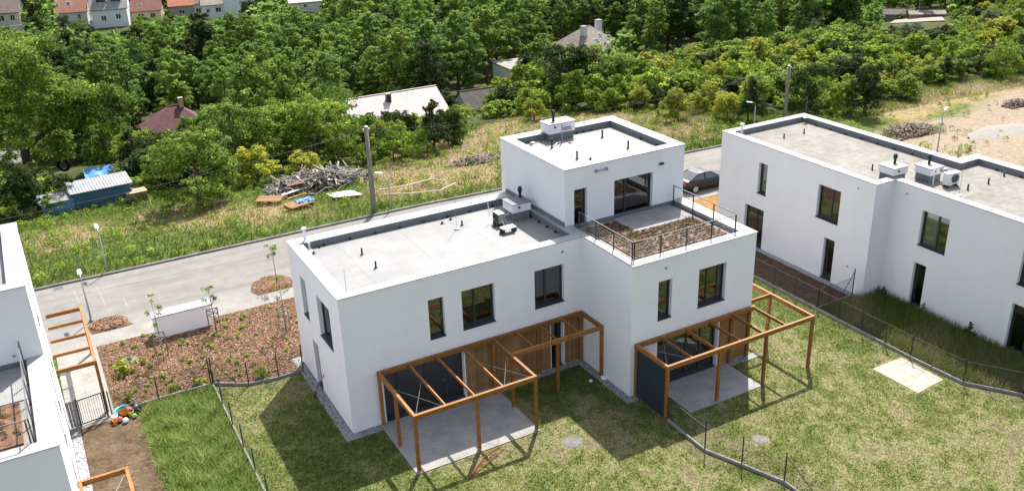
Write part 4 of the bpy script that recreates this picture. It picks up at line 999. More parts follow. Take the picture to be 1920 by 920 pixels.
secs = [(-2.26, .62, .45, .82), (-2.2, .76, .34, .93), (-1.85, .84, .26, .985), (-1.3, .87, .22, .99), (-.5, .88, .2, .97), (.4, .88, .2, .945), (1.1, .87, .21, .915), (1.7, .84, .24, .86), (2.08, .75, .29, .78), (2.24, .6, .36, .68)]
vs = []; fs = []; n = 12
for x, hw, zl, zt in secs:
    half = [(0, zt + .015), (.62 * hw, zt), (.9 * hw, zt - .05), (hw, zt - .2), (hw * .99, zl + .18), (.93 * hw, zl), ]
    ring_ = half + [(0, zl)] + [(-a, b) for a, b in reversed(half[1:])]
    vs += [(x, a, b) for a, b in ring_]
for i in range(len(secs) - 1):
    for j in range(n): fs.append((i * n + j, i * n + (j + 1) % n, (i + 1) * n + (j + 1) % n, (i + 1) * n + j))
fs += [tuple(range(n)), tuple(range((len(secs) - 1) * n + n - 1, (len(secs) - 1) * n - 1, -1))]
body = MB().add(vs, fs).build('body', 'carpaint', car, smooth=True)
B_ = [(-1.78, .70, .985), (-1.0, .60, 1.39), (-.35, .60, 1.435), (.22, .585, 1.385), (1.12, .70, .92)]
gl = MB(); vs = [(x, s * y, z) for x, y, z in B_ for s in (-1, 1)] + [(-1.0, -.76, .965), (-1.0, .76, .965), (-.35, -.78, .95), (-.35, .78, .95), (.22, -.78, .94), (.22, .78, .94)]
gl.add(vs, [(0, 1, 3, 2), (6, 7, 9, 8), (0, 2, 10), (2, 4, 12, 10), (4, 6, 14, 12), (6, 8, 14), (1, 11, 3), (3, 11, 13, 5), (5, 13, 15, 7), (7, 15, 9)]); gl.build('windows', 'carglass', car)
MB().add([(x, y, z + .008) for x, y, z in ((-1.04, -.62, 1.38), (-1.04, .62, 1.38), (-.35, .63, 1.435), (-.35, -.63, 1.435), (.25, .61, 1.38), (.25, -.61, 1.38), (-.35, 0, 1.455))], [(0, 1, 2, 6), (0, 6, 3), (3, 6, 5), (6, 2, 4, 5)]).build('roof_panel', 'carpaint', car)
for s in (-1, 1):
    for a, b in (((-1.8, .71, .97), (-1.0, .615, 1.39)), ((1.15, .71, .91), (.22, .60, 1.385)), ((-.38, .785, .94), (-.36, .615, 1.43)), ((-1.0, .615, 1.39), (.24, .6, 1.39))): MB().bar((a[0], s * a[1], a[2]), (b[0], s * b[1], b[2]), .06, .05).build('pillar', 'carpaint', car)
    for x in (-1.33, 1.33):
        wh = MB(); vs2 = []
        for r, y in ((.21, .0), (.30, -.01), (.315, .04), (.315, .15), (.29, .19)): vs2 += [(x + r * math.cos(q), s * (.70 + y), .315 + r * math.sin(q)) for q in [2 * math.pi * i / 18 for i in range(18)]]
        wh.add(vs2, [(i * 18 + j, i * 18 + (j + 1) % 18, (i + 1) * 18 + (j + 1) % 18, (i + 1) * 18 + j) for i in range(4) for j in range(18)])
        ty = wh.build('wheel', 'tyre', car)
        rm = MB(); rm.add([(x + .235 * math.cos(q), s * .885, .315 + .235 * math.sin(q)) for q in [2 * math.pi * i / 18 for i in range(18)]], [tuple(range(18))])
        for k in range(5):
            q = 2 * math.pi * k / 5; rm.bar((x, s * .89, .315), (x + .2 * math.cos(q), s * .892, .315 + .2 * math.sin(q)), .06, .012, up=(0, 1, 0))
        rm.build('rim', 'rim', ty)
    MB().box(-2.255, s * .74, .7, -2.12, s * .50, .84).build('tail_light', 'redlens', car)
    MB().box(2.0, s * .70, .58, 2.2, s * .45, .70).build('headlight', 'clearlens', car)
    MB().bar((.85, s * .86, .98), (.78, s * 1.0, .99), .12, .1, bev=.02).build('wing_mirror', 'carpaint', car)
    for x in (-.75, .3): MB().bar((x, s * .885, .80), (x + .16, s * .885, .80), .02, .025).build('door_handle', 'carpaint', car)

# ================================================================== toys by the gate
M['toyred'] = pm('toy_red', (.34, .06, .05), (.42, .09, .07), 5, .4); M['toyteal'] = pm('toy_teal', (.03, .22, .27), (.05, .30, .34), 5, .4)
M['toyorange'] = pm('toy_orange', (.5, .18, .03), (.6, .25, .05), 5, .4); M['toygreen'] = pm('toy_green', (.12, .35, .05), (.18, .42, .08), 5, .4); M['toyyellow'] = pm('toy_yellow', (.5, .38, .06), (.6, .45, .1), 5, .4)
def ball(x, y, r, mat, label):
    n = 12; prof = [(max(.004, r * math.sin(math.pi * i / n)), r - r * math.cos(math.pi * i / n)) for i in range(n + 1)]
    t = thing('ball', label, 'ball', (x, y, .006)); MB().lathe((0, 0, 0), prof, 16).build('skin', mat, t, smooth=True); MB().lathe((0, 0, r * .93), [(r * 1.003, 0), (r * 1.008, r * .07), (r * 1.003, r * .14)], 16).build('seam_band', 'plastic_white', t)
ball(-8.95, 6.62, .14, 'toyred', 'small red and white ball at the front of the toy heap'); ball(-8.3, 6.62, .11, 'toygreen', 'small green ball at the right of the toy heap')
ball(-8.72, 6.40, .13, 'plastic_white', 'white ball in the middle of the toy heap')
def bucket(x, y, mat, label, s=1.0):
    t = thing('toy_bucket', label, 'bucket', (x, y, .006)); MB().lathe((0, 0, 0), [(.09 * s, 0), (.12 * s, .2 * s), (.13 * s, .2 * s), (.13 * s, .22 * s), (.11 * s, .22 * s), (.08 * s, .03)], 14).build('pail', mat, t)
    MB().tube([(.12 * s * math.cos(q), .03, .2 * s + .12 * s * math.sin(q)) for q in [math.pi * i / 10 for i in range(11)]], .008, 5).build('handle', 'plastic_white', t)
bucket(-9.12, 6.85, 'plastic_white', 'white toy bucket at the left of the toy heap', 1.2); bucket(-9.15, 6.55, 'toyorange', 'orange toy bucket at the left front of the toy heap'); bucket(-8.42, 6.9, 'toyyellow', 'yellow toy bucket in the toy heap', 1.1)
tt = thing('toy_truck', 'red toy truck on top of the toy heap by the gate', 'toy', (-8.62, 6.98, .006), .4)
MB().box(-.26, -.12, .09, .3, .12, .17).build('chassis', 'toyred', tt); MB().box(.1, -.12, .171, .3, .12, .36).build('cab', 'toyred', tt)
MB().add([(-.26, -.14, .18), (.08, -.14, .18), (.08, .14, .18), (-.26, .14, .18), (-.32, -.17, .36), (.09, -.17, .36), (.09, .17, .36), (-.32, .17, .36)], [(0, 1, 2, 3), (0, 1, 5, 4), (1, 2, 6, 5), (2, 3, 7, 6), (3, 0, 4, 7)]).build('tipper', 'toyorange', tt)
for x in (-.18, .2):
    for s in (-.14, .14): MB().tube([(x, s - .03, .09), (x, s + .03, .09)], .085, 12).build('wheel', 'plastic_black', tt)
sb_ = thing('toy_sandpit_shell', 'teal plastic shell basin behind the toys', 'toy', (-8.72, 7.2, .006), .2)
mb = MB(); n = 18
mb.lathe((0, 0, 0), [(.2, 0), (.3, .12), (.34, .24), (.37, .25), (.37, .27), (.31, .25), (.2, .05)], n); mb.build('basin', 'toyteal', sb_)
MB().ring([(.40 * math.cos(2 * math.pi * i / n), .40 * math.sin(2 * math.pi * i / n)) for i in range(n)], [(.371 * math.cos(2 * math.pi * i / n), .371 * math.sin(2 * math.pi * i / n)) for i in range(n)], .25, .28).build('rim', 'toyteal', sb_)
bg = thing('rubbish_sack', 'black rubbish sack against the fence behind the toys', 'sack', (-8.2, 7.2, 0))
mb = MB().lathe((0, 0, 0), [(.2, 0), (.3, .08), (.31, .22), (.22, .36), (.08, .42), (.05, .46), (.10, .52)], 11); r = random.Random(4)
mb.v = [(x * r.uniform(.85, 1.15), y * r.uniform(.85, 1.15), z) for x, y, z in mb.v]; mb.build('sack', 'plastic_black', bg); MB().lathe((0, 0, .435), [(.062, 0), (.062, .02)], 8).build('tie', 'toyyellow', bg)

# ================================================================== houses in the background
def bmat(key, a, b, scale=2, rough=.85, **k):
    if key not in M: M[key] = pm(key, a, b, scale, rough, **k)
    return key
def rmat(key, a, b):
    """roof covering with courses of tiles"""
    if key in M: return key
    m, n, l, bb = _nt(key)
    f = vor_or_noise(n, l, 1.3, detail=6); col = ramp(n, l, f, [(.3, a), (.7, b)])
    tc = n.new('ShaderNodeTexCoord'); wv = n.new('ShaderNodeTexWave'); wv.bands_direction = 'Z'; wv.inputs['Scale'].default_value = 2.6; wv.inputs['Distortion'].default_value = .4
    l.new(tc.outputs['Object'], wv.inputs['Vector'])
    col = mixc(n, l, col, ramp(n, l, wv.outputs['Fac'], [(.0, (.72,) * 3), (.4, (1.05,) * 3)]), 1.0, 'MULTIPLY')
    l.new(col, bb.inputs['Base Color']); bb.inputs['Roughness'].default_value = .9; bump(n, l, bb, wv.outputs['Fac'], .5, .04)
    M[key] = m; return key
bmat('win_dark', (.02, .025, .03), (.05, .055, .06), 3, .15, spec=.6); bmat('trim_white', (.6, .6, .58), (.7, .7, .68))
def gable_house(label, loc, rz, w_, d_, he, hr, wall, roof, wins=(), swins=(), chim=(), over=.35, hip=0.0, sky=(), name='gabled_house', dormer=(), extra=None):
    t = thing(name, label, 'house', loc, rz); x0, x1, y0, y1 = -w_ / 2, w_ / 2, -d_ / 2, d_ / 2
    mb = MB()
    facade(mb, (x0, y0), (1, 0), (0, -1), w_, -2.5, he, [q for q in wins], .15)
    facade(mb, (x1, y0), (0, 1), (1, 0), d_, -2.5, he, [q for q in swins], .15)
    facade(mb, (x1, y1), (-1, 0), (0, 1), w_, -2.5, he); facade(mb, (x0, y1), (0, -1), (-1, 0), d_, -2.5, he)
    if not hip:
        for x in (x0, x1): mb.add([(x, y0, he), (x, y1, he), (x, 0, hr - .12)], [(0, 1, 2)])
    mb.build('wall', wall, t)
    e = over; sl = (hr - he) / (d_ / 2); zl = he - e * sl; xa, xb = x0 - e, x1 + e; ya, yb_ = y0 - e, y1 + e; th = .14
    rb = MB(); h_ = hip * d_ / 2 + (e if hip else 0)
    P = [(xa, ya, zl), (xb, ya, zl), (xb, yb_, zl), (xa, yb_, zl), (xa + h_, 0, hr), (xb - h_, 0, hr)]
    Q = [(x, y, z + th) for x, y, z in P]
    fs = [(0, 1, 5, 4), (2, 3, 4, 5), (1, 2, 5), (3, 0, 4)]
    rb.add(P + Q, [tuple(i + 6 for i in f) for f in (fs if hip else fs[:2])] + [tuple(reversed(f)) for f in (fs if hip else fs[:2])] + [(0, 1, 7, 6), (1, 2, 8, 7), (2, 3, 9, 8), (3, 0, 6, 9)] + ([] if hip else [(1, 5, 11, 7), (5, 2, 8, 11), (0, 6, 10, 4), (4, 10, 9, 3)]))
    ro = rb.build('roof', roof, t)
    MB().tube([(xa + h_, 0, hr + th), (xb - h_, 0, hr + th)], .1, 6).build('ridge', roof, ro)
    for (cx, cy, s, hh, mt) in chim:
        c = MB().box(cx - s / 2, cy - s / 2, he if hip else hr - abs(cy) * sl - .3, cx + s / 2, cy + s / 2, hr + hh).build('chimney', mt, ro)
        MB().box(cx - s / 2 - .06, cy - s / 2 - .06, hr + hh, cx + s / 2 + .06, cy + s / 2 + .06, hr + hh + .1).build('chimney_cap', 'kerb', c)
    for (cx, f, sw_, sh_) in sky:
        y = y0 * (1 - f); z = he + (hr - he) * f + th + .02; g = Vector((0, 1, sl)).normalized() * sh_ / 2; c = Vector((cx, y, z)); s = Vector((sw_ / 2, 0, 0)); nn = Vector((0, -sl, 1)).normalized() * .04
        f_ = MB().add([c - s * 1.15 - g * 1.15 + nn * .5, c + s * 1.15 - g * 1.15 + nn * .5, c + s * 1.15 + g * 1.15 + nn * .5, c - s * 1.15 + g * 1.15 + nn * .5], [(0, 1, 2, 3)]).build('skylight', 'trim_white', ro)
        MB().add([c - s - g + nn, c + s - g + nn, c + s + g + nn, c - s + g + nn], [(0, 1, 2, 3)]).build('pane', 'win_dark', f_)
    def fit(O, U, N, q):
        O = Vector((O[0], O[1], 0)); U = Vector((U[0], U[1], 0)); N = Vector((N[0], N[1], 0)); P_ = lambda u, z, d: O + U * u - N * d + Vector((0, 0, z))
        u0, u1, za, zb = q[:4]; fr = MB()
        for a, b in (((u0, za), (u1, za)), ((u0, zb), (u1, zb)), ((u0, za), (u0, zb)), ((u1, za), (u1, zb)), (((u0 + u1) / 2, za), ((u0 + u1) / 2, zb))): fr.bar(P_(*a, .1), P_(*b, .1), .09, .09)
        f = fr.build('window', 'trim_white', t); MB().add([P_(u0, za, .12), P_(u1, za, .12), P_(u1, zb, .12), P_(u0, zb, .12)], [(0, 1, 2, 3)]).build('pane', 'win_dark', f)
    for q in wins: fit((x0, y0), (1, 0), (0, -1), q)
    for q in swins: fit((x1, y0), (0, 1), (1, 0), q)
    for (cx, dw) in dormer:
        y = y0 * .62; z0 = he + (hr - he) * .2; zt = he + (hr - he) * .78
        d = MB().box(cx - dw / 2, y - .3, z0, cx + dw / 2, y + 1.6, zt).build('dormer', wall, ro)
        MB().box(cx - dw / 2 + .15, y - .33, z0 + .25, cx + dw / 2 - .15, y - .302, zt - .15).build('dormer_window', 'win_dark', d)
        MB().add([(cx - dw / 2 - .15, y - .5, zt), (cx + dw / 2 + .15, y - .5, zt), (cx + dw / 2 + .15, y + 1.8, zt + .25), (cx - dw / 2 - .15, y + 1.8, zt + .25), (cx - dw / 2 - .15, y - .5, zt + .1), (cx + dw / 2 + .15, y - .5, zt + .1), (cx + dw / 2 + .15, y + 1.8, zt + .35), (cx - dw / 2 - .15, y + 1.8, zt + .35)], [(0, 1, 2, 3), (4, 5, 6, 7), (0, 1, 5, 4), (1, 2, 6, 5), (3, 0, 4, 7)]).build('dormer_roof', roof, d)
    return t
bmat('cream', (.52, .50, .42), (.60, .58, .50)); bmat('palewall', (.58, .60, .62), (.66, .67, .68)); bmat('yellowwall', (.58, .50, .26), (.66, .57, .32)); bmat('greywall', (.24, .225, .20), (.31, .29, .26)); bmat('offwhite', (.62, .62, .60), (.70, .70, .68))
bmat('brickpink', (.45, .24, .17), (.55, .32, .24), 8)
rmat('roof_brown', (.13, .095, .08), (.20, .15, .13)); rmat('roof_red', (.20, .085, .055), (.30, .135, .09)); rmat('roof_grey', (.19, .18, .175), (.30, .285, .27)); rmat('roof_orange', (.30, .105, .055), (.40, .15, .08)); rmat('roof_redbrown', (.13, .055, .042), (.20, .085, .065)); rmat('roof_dark', (.055, .045, .04), (.10, .08, .07)); rmat('roof_old', (.15, .125, .105), (.25, .215, .185))
rmat('roof_tin', (.40, .33, .315), (.52, .45, .43)); rmat('roof_maroon', (.065, .022, .025), (.115, .042, .044))
HOUSES = []   # (u0, v0, u1, v1, depth): windows in the image that nearer trees keep clear of
def far(u, v, keep, **k):
    p = at(u, v); HOUSES.append((*keep, px(p)[2])); return gable_house(loc=tuple(p), **k)
rz = math.radians(-14)
far(8, 45, (-20, 8, 46, 46), label='cream house with brown roof at the far left corner', rz=rz, w_=9.5, d_=8, he=3.3, hr=6.6, wall='cream', roof='roof_brown', wins=[(1.2, 2.2, 1.2, 2.5), (4.6, 6.0, 1.2, 2.5), (7.4, 8.4, 1.2, 2.5)], swins=[(3, 4, 1.2, 2.4)])
far(134, 43, (118, 4, 172, 42), label='white house with orange-red tiled roof and two skylights', rz=rz, w_=9.4, d_=8, he=3.2, hr=6.4, wall='palewall', roof='roof_red', wins=[(1.0, 2.0, 1.1, 2.3), (4.1, 4.8, 1.0, 2.4), (7.2, 7.9, 1.1, 2.5)], sky=[(-2.0, .45, .8, 1.1), (.6, .5, .9, 1.1)], chim=[(1.5, 1.0, .6, .8, 'brickpink')])
far(214, 44, (188, 0, 246, 48), label='pale grey house with grey roof and dark dormers', rz=rz, w_=8.2, d_=9, he=4.3, hr=8.4, wall='palewall', roof='roof_grey', wins=[(2.1, 3.2, 1.4, 2.6), (5.5, 6.6, 1.6, 2.8)], dormer=[(-1.6, 2.6), (1.8, 2.6)], sky=[(.1, .82, .6, .7)])
far(279, 38, (254, 2, 304, 33), label='yellow house with red-brown roof', rz=rz, w_=7.4, d_=8, he=3.0, hr=6.0, wall='yellowwall', roof='roof_redbrown', wins=[(1.8, 3.2, 1.0, 2.2), (4.8, 6.0, 1.0, 2.2)], sky=[(-1.2, .4, .6, .7)])
far(345, 31, (330, 0, 362, 24), label='grey-brown house with bright orange roof', rz=rz, w_=5.8, d_=8, he=3.4, hr=6.4, wall='greywall', roof='roof_orange', wins=[(2.2, 3.6, 1.2, 2.2)])
far(375, 29, (362, 0, 388, 25), label='narrow white house with grey-brown roof joined to the orange-roofed house', rz=rz, w_=4.6, d_=8, he=3.6, hr=6.3, wall='offwhite', roof='roof_brown', wins=[(1.8, 3.0, 1.2, 2.3)])
far(405, 30, (388, 0, 425, 28), label='white house with worn grey roof, right end of the joined row', rz=rz, w_=5.8, d_=8, he=3.4, hr=5.6, wall='offwhite', roof='roof_old', wins=[(.9, 1.8, 1.4, 2.4), (3.2, 4.6, 1.4, 2.6)])
far(458, 32, (432, 0, 482, 28), label='tall pale house half hidden by dark trees, right of the joined row', rz=math.radians(24), w_=7.0, d_=7, he=5.8, hr=8.6, wall='palewall', roof='roof_grey', wins=[(2.0, 3.2, 3.2, 4.4)])
far(572, 20, (545, 2, 600, 17), label='low white house alone above the wood, left of centre', rz=math.radians(-10), w_=8.2, d_=6, he=2.6, hr=3.6, wall='offwhite', roof='roof_tin', wins=[(3.6, 4.4, 1.2, 2.0)], chim=[(0, -.5, .8, .5, 'offwhite')])
# low white garden walls in front of that row
for (ua, va, ub, vb, lb) in ((170, 51, 236, 49, 'long white garden wall below the pale grey house'), (20, 60, 54, 57, 'short white garden wall near the far left corner')):
    a = at(ua, va); b = at(ub, vb); m_ = thing('garden_wall', lb, 'wall'); HOUSES.append((ua, va - 4, ub, va + 3, px(a)[2]))
    MB().bar(a + Vector((0, 0, .5)), b + Vector((0, 0, .5)), .3, 1.6).build('masonry', 'offwhite', m_); MB().bar(a + Vector((0, 0, 1.34)), b + Vector((0, 0, 1.34)), .4, .08).build('wall_cap', 'kerb', m_)
# nearer houses among the trees, parallel to the road
p = at(688, 251); HOUSES.append((712, 170, 830, 200, px(p)[2]))
gable_house('long low house with pale pink metal roof and dark chimney among the trees', (p.x, p.y, p.z), 0, 19.5, 8.4, 2.3, 4.7, 'offwhite', 'roof_tin', chim=[(2.9, -1.2, .6, .3, 'darksteel')], over=.4)
p = at(902, 206); HOUSES.append((862, 162, 900, 186, px(p)[2]))
gable_house('small cream gabled house with dark brown roof beyond the dry grass', tuple(p), math.radians(-4), 6.2, 5.6, .8, 2.9, 'cream', 'roof_dark', over=.15)
p = at(975, 165); HOUSES.append((928, 112, 962, 142, px(p)[2]))
ch = thing('cubic_house', 'white box-shaped house with flat grey roof behind shrubs', 'house', tuple(p), math.radians(-2))
wb = MB(); facade(wb, (-3.2, -3.4), (1, 0), (0, -1), 6.4, -1, 4.0, [(1.6, 2.4, .6, 3.2)], .15); facade(wb, (-3.2, 3.4), (0, -1), (-1, 0), 6.8, -1, 4.0, [(4.2, 5.3, 1.6, 2.5)], .15); facade(wb, (3.2, -3.4), (0, 1), (1, 0), 6.8, -1, 4.0); facade(wb, (3.2, 3.4), (-1, 0), (0, 1), 6.4, -1, 4.0); wb.build('wall', 'offwhite', ch)
MB().box(-3.35, -3.55, 4.0, 3.35, 3.55, 4.14).build('roof', 'pave', ch); MB().add([(-3.06, -1.9, 1.6), (-3.06, -.8, 1.6), (-3.06, -.8, 2.5), (-3.06, -1.9, 2.5)], [(0, 1, 2, 3)]).build('window', 'win_dark', ch)
MB().add([(-1.6, -3.27, .6), (-.8, -3.27, .6), (-.8, -3.27, 3.2), (-1.6, -3.27, 3.2)], [(0, 1, 2, 3)]).build('door', 'win_dark', ch); MB().box(-2.2, -3.5, -.5, -2.05, -3.42, 4.0).build('downpipe', 'steel', ch)
p = at(1100, 112); HOUSES.append((1062, 52, 1146, 82, px(p)[2]))
bh = gable_house('large old house with hipped grey-brown roof and two pale chimneys behind the shrubs', tuple(p), math.radians(10), 10.4, 10.0, 2.6, 6.3, 'offwhite', 'roof_old', chim=[(-2.0, -1.3, 1.0, .5, 'palewall'), (3.4, .3, 1.05, .8, 'palewall')], hip=.85, sky=[(-.3, .35, .8, 1.2), (1.4, .55, .7, .9), (3.2, .4, .9, 1.1)], over=.5)
p = at(338, 278); HOUSES.append((262, 183, 352, 236, px(p)[2]))
gable_house('house with maroon tiled hip roof and brick chimney almost hidden by walnut trees', (p.x, p.y, p.z), 0, 7.8, 7.0, 3.2, 5.8, 'cream', 'roof_maroon', chim=[(1.1, -.2, .55, 1.0, 'brickpink')], hip=.9, over=.4)
p = at(22, 322); HOUSES.append((6, 252, 60, 300, px(p)[2]))
gable_house('low grey-roofed hut with tall leaning grey chimney at the left edge', tuple(p), math.radians(6), 4.6, 4.4, 1.4, 2.9, 'greywall', 'roof_grey', chim=[(.3, -.6, .5, 1.5, 'greywall')], over=.3)
# pale yard and low sheds far right
pa, pb, pc, pd = at(1668, 46), at(1772, 41), at(1766, 34), at(1680, 38); HOUSES.append((1665, 34, 1772, 48, px(pa)[2]))
sh_ = MB().add([v + Vector((0, 0, .25)) for v in (pa, pb, pc, pd)], [(0, 1, 2, 3)]).build('concrete_yard', 'pave'); struct(sh_)
p = at(1660, 40)
gable_house('long low dark shed beside the pale yard at the top right', tuple(p), math.radians(-38), 7, 4, 1.8, 2.6, 'greywall', 'roof_dark'); HOUSES.append((1646, 32, 1672, 44, px(p)[2]))
p = at(1735, 33)
gable_house('low reddish brick shed behind the pale yard at the top right', tuple(p), math.radians(-38), 7, 3, .9, 1.4, 'brickpink', 'roof_old'); HOUSES.append((1700, 24, 1770, 34, px(p)[2]))

# ================================================================== allotment sheds on the left
M['blue'] = pm('faded_blue_sheet', (.06, .17, .30), (.10, .24, .38), 2.5, .6, fine=(6, .8, 1.15)); M['darkblue'] = pm('dark_blue_sheet', (.03, .085, .16), (.05, .115, .20), 2.5, .6)
M['corr'] = pm('corrugated_sheet', (.17, .175, .18), (.24, .245, .25), 2, .6, fine=(5, .85, 1.1))
p = at(188, 385); sd = thing('blue_shed', 'long blue garden shed with pale corrugated roof at the edge of the meadow', 'shed', tuple(p), math.radians(4)); HOUSES.append((95, 320, 236, 385, px(p)[2] + 3))
MB().box(-2.0, -1.0, -.4, 2.5, 1.1, 1.7).build('wall', 'darkblue', sd); MB().box(-4.4, -1.1, -.4, -2.01, .5, 1.35).build('annex_wall', 'blue', sd)
def corr_roof(parent, x0, x1, y0, y1, z0, z1):
    n = 40; vs = []; fs = []
    for i in range(n + 1):
        x = x0 + (x1 - x0) * i / n; c = .03 * (i % 2); vs += [(x, y0, z0 + c), (x, y1, z1 + c)]
    for i in range(n): fs.append((2 * i, 2 * i + 2, 2 * i + 3, 2 * i + 1))
    MB().add(vs, fs).build('corrugated_roof', 'corr', parent)
corr_roof(sd, -2.2, 2.7, -1.25, 1.3, 1.73, 2.05); corr_roof(sd, -4.55, -2.22, -1.3, .7, 1.38, 1.6)
MB().box(2.52, -.95, 0, 2.6, -.2, 1.1).build('door', 'blue', sd)
p = at(190, 338); tp_ = thing('blue_tarpaulin', 'bright blue tarpaulin over a frame behind the blue shed', 'tarpaulin', tuple(p))
M['tarp'] = pm('blue_tarp', (.03, .13, .42), (.08, .26, .62), 2.5, .5)
mb = MB(); n = 8; g = random.Random(5)
mb.add([(-1.6 + 3.2 * i / n, -1 + 2 * j / n, .75 + .5 * j / n - .08 * math.sin(i * 1.7) + g.uniform(-.05, .05)) for j in range(n + 1) for i in range(n + 1)], [(j * (n + 1) + i, j * (n + 1) + i + 1, (j + 1) * (n + 1) + i + 1, (j + 1) * (n + 1) + i) for j in range(n) for i in range(n)]); mb.build('sheet', 'tarp', tp_, smooth=True)
for x in (-1.5, 1.5):
    for y in (-.9, .9): MB().tube([(x, y, -.3), (x, y, .75 + .25 * (y + 1))], .04, 6).build('prop', 'steel', tp_)
HOUSES.append((158, 318, 210, 338, px(p)[2]))
p = at(258, 377); bx_ = thing('wooden_crate_stack', 'pale wooden crate beside the right end of the blue shed', 'crate', tuple(p), .1); HOUSES.append((240, 345, 275, 370, px(p)[2]))
for k in range(4):
    for s in (-.5, .5): MB().box(-.8, s - .02, .02 + .22 * k, .8, s + .02, .2 + .22 * k).build('slat', 'plank', bx_)
    for s in (-.8, .8): MB().box(s - .02, -.48, .02 + .22 * k, s + .02, .48, .2 + .22 * k).build('slat', 'plank', bx_)
MB().box(-.85, -.55, .9, .85, .55, .93).build('lid', pm('terracotta_lid', (.42, .24, .15), (.55, .36, .26), 3), bx_)
p = at(124, 330); ty_ = thing('hanging_tyre', 'large black tyre hung upright among the trees behind the blue shed', 'tyre', (p.x, p.y, p.z + 1.4)); HOUSES.append((106, 284, 142, 316, px(p)[2]))
mb = MB(); n = 24; k = 10; f = Vector((.42, .9, 0)).normalized(); s_ = Vector((f.y, -f.x, 0))
mb.add([s_ * ((.62 + .2 * math.cos(b)) * math.cos(a)) + Vector((0, 0, (.72 + .2 * math.cos(b)) * math.sin(a))) + f * (.2 * math.sin(b)) for a in [2 * math.pi * i / n for i in range(n)] for b in [2 * math.pi * j / k for j in range(k)]],
       [(i * k + j, ((i + 1) % n) * k + j, ((i + 1) % n) * k + (j + 1) % k, i * k + (j + 1) % k) for i in range(n) for j in range(k)]); mb.build('tread', 'tyre', ty_, smooth=True)
MB().tube([(0, 0, .75), (0, 0, 2.6)], .03, 6).build('rope', 'plank', ty_)

# ================================================================== rubbish on the meadow
M['bark'] = pm('grey_branch', (.12, .105, .092), (.27, .245, .22), 3, .9, .4, 16, objrand=.3); M['palewood'] = pm('pale_board', (.42, .36, .29), (.56, .50, .43), 3, .85, stretch=(8, 1, 1))
M['scrapbits'] = tintmat('mixed_scrap', [(0, (.05, .047, .044)), (.3, (.16, .145, .133)), (.6, (.29, .27, .255)), (.85, (.24, .16, .12)), (1, (.5, .48, .47))])
M['brushbits'] = tintmat('brush_litter', [(0, (.085, .065, .048)), (.5, (.18, .145, .11)), (1, (.32, .27, .21))])
q = at(598, 352); heap = thing('brushwood_heap', 'heap of grey branches, old timber and scrap on the meadow left of the utility pole', 'brushwood heap', tuple(q)); heap.scale = (1.12, 1.3, 1.2)
hp = MB(); n = 22
for kk, (s, z) in enumerate(((1, -.15), (.8, .35), (.5, .62), (.2, .75))): hp.v += [(3.1 * s * math.cos(a) * random.uniform(.9, 1.1), 1.25 * s * math.sin(a) * random.uniform(.9, 1.1), z) for a in [2 * math.pi * i / n for i in range(n)]]
for kk in range(3):
    for i in range(n): hp.f.append((kk * n + i, kk * n + (i + 1) % n, (kk + 1) * n + (i + 1) % n, (kk + 1) * n + i))
hp.f.append(tuple(range(3 * n, 4 * n))); hp.build('core', 'dark_mulch', heap)
bms = [MB().tube([(-L / 2, 0, 0), (-L / 6, .05, .04), (L / 6, -.04, .02), (L / 2, .03, -.02)], [r, r * .9, r * .75, r * .5], 6).mesh('branch', 'bark') for L, r in ((1.6, .06), (2.2, .08), (1.1, .045), (2.6, .05), (.9, .10))]
for i in range(240):
    a = random.uniform(0, 6.28); s = random.random() ** .6; x = 3.7 * s * math.cos(a); y = 1.6 * s * math.sin(a)
    o = inst('branch', random.choice(bms), heap, (x, y, .8 * (1 - s * s) + random.uniform(0, .2)), 0); o.rotation_euler = (random.uniform(-.3, .3), random.uniform(-.5, .5), random.uniform(0, 6.28))
for i in range(16):
    x = random.uniform(.2, 3.2); o = inst('board', MB().box(-.5, -.09, -.015, .5, .09, .015).mesh('board', 'palewood'), heap, (x, random.uniform(-1.2, .8), .6 - .13 * x + random.uniform(0, .25))); o.rotation_euler = (random.uniform(-.5, .5), random.uniform(-.5, .5), random.uniform(0, 6.28))
sc_ = chips('scrap', [(-3.9, -1.5), (3.9, -1.5), (4.2, .2), (3.0, 1.4), (-3.4, 1.3)], 2600, .26, 0, 'scrapbits'); sc_.parent = heap; sc_['kind'] = 'stuff'
vv = np.empty(len(sc_.data.vertices) * 3, np.float32); sc_.data.vertices.foreach_get('co', vv); vv = vv.reshape(-1, 4, 3); cc_ = vv.mean(1); rr_ = np.clip(1 - (cc_[:, 0] / 3.9) ** 2 - (cc_[:, 1] / 1.6) ** 2, 0, 1)
vv[:, :, 2] = vv[:, :, 2] * 1.5 + (rr_ * .85)[:, None] + RNG.uniform(0, .2, len(rr_))[:, None]; sc_.data.vertices.foreach_set('co', vv.ravel())
MB().bar((-2.4, -.5, .75), (-1.3, -.9, .95), .7, .06).build('rusty_sheet', pm('rust', (.12, .06, .042), (.18, .095, .07), 4, .9), heap)
def lay(u, v): return at(u, v)
lg = thing('fallen_log', 'thick dark log lying at the left end of the brushwood heap', 'log'); a = lay(513, 366); b = lay(560, 358)
MB().tube([a + Vector((0, 0, .22)), (a + b) / 2 + Vector((0, 0, .27)), b + Vector((0, 0, .25))], [.3, .27, .24], 12).build('trunk', 'darksteel', lg); MB().tube([a + Vector((-.02, 0, .22)), a + Vector((-.035, -.01, .22))], .26, 12).build('cut_face', 'bark', lg)
bd = thing('long_board', 'long pale plank leaning along the front of the brushwood heap', 'board'); a = lay(530, 374); b = lay(607, 352)
MB().bar(a + Vector((0, 0, .35)), b + Vector((0, 0, .5)), .32, .06).build('plank', 'palewood', bd); MB().bar(a + Vector((.3, -.4, .1)), b + Vector((.2, -.5, .25)), .22, .05).build('plank', 'plank', bd)
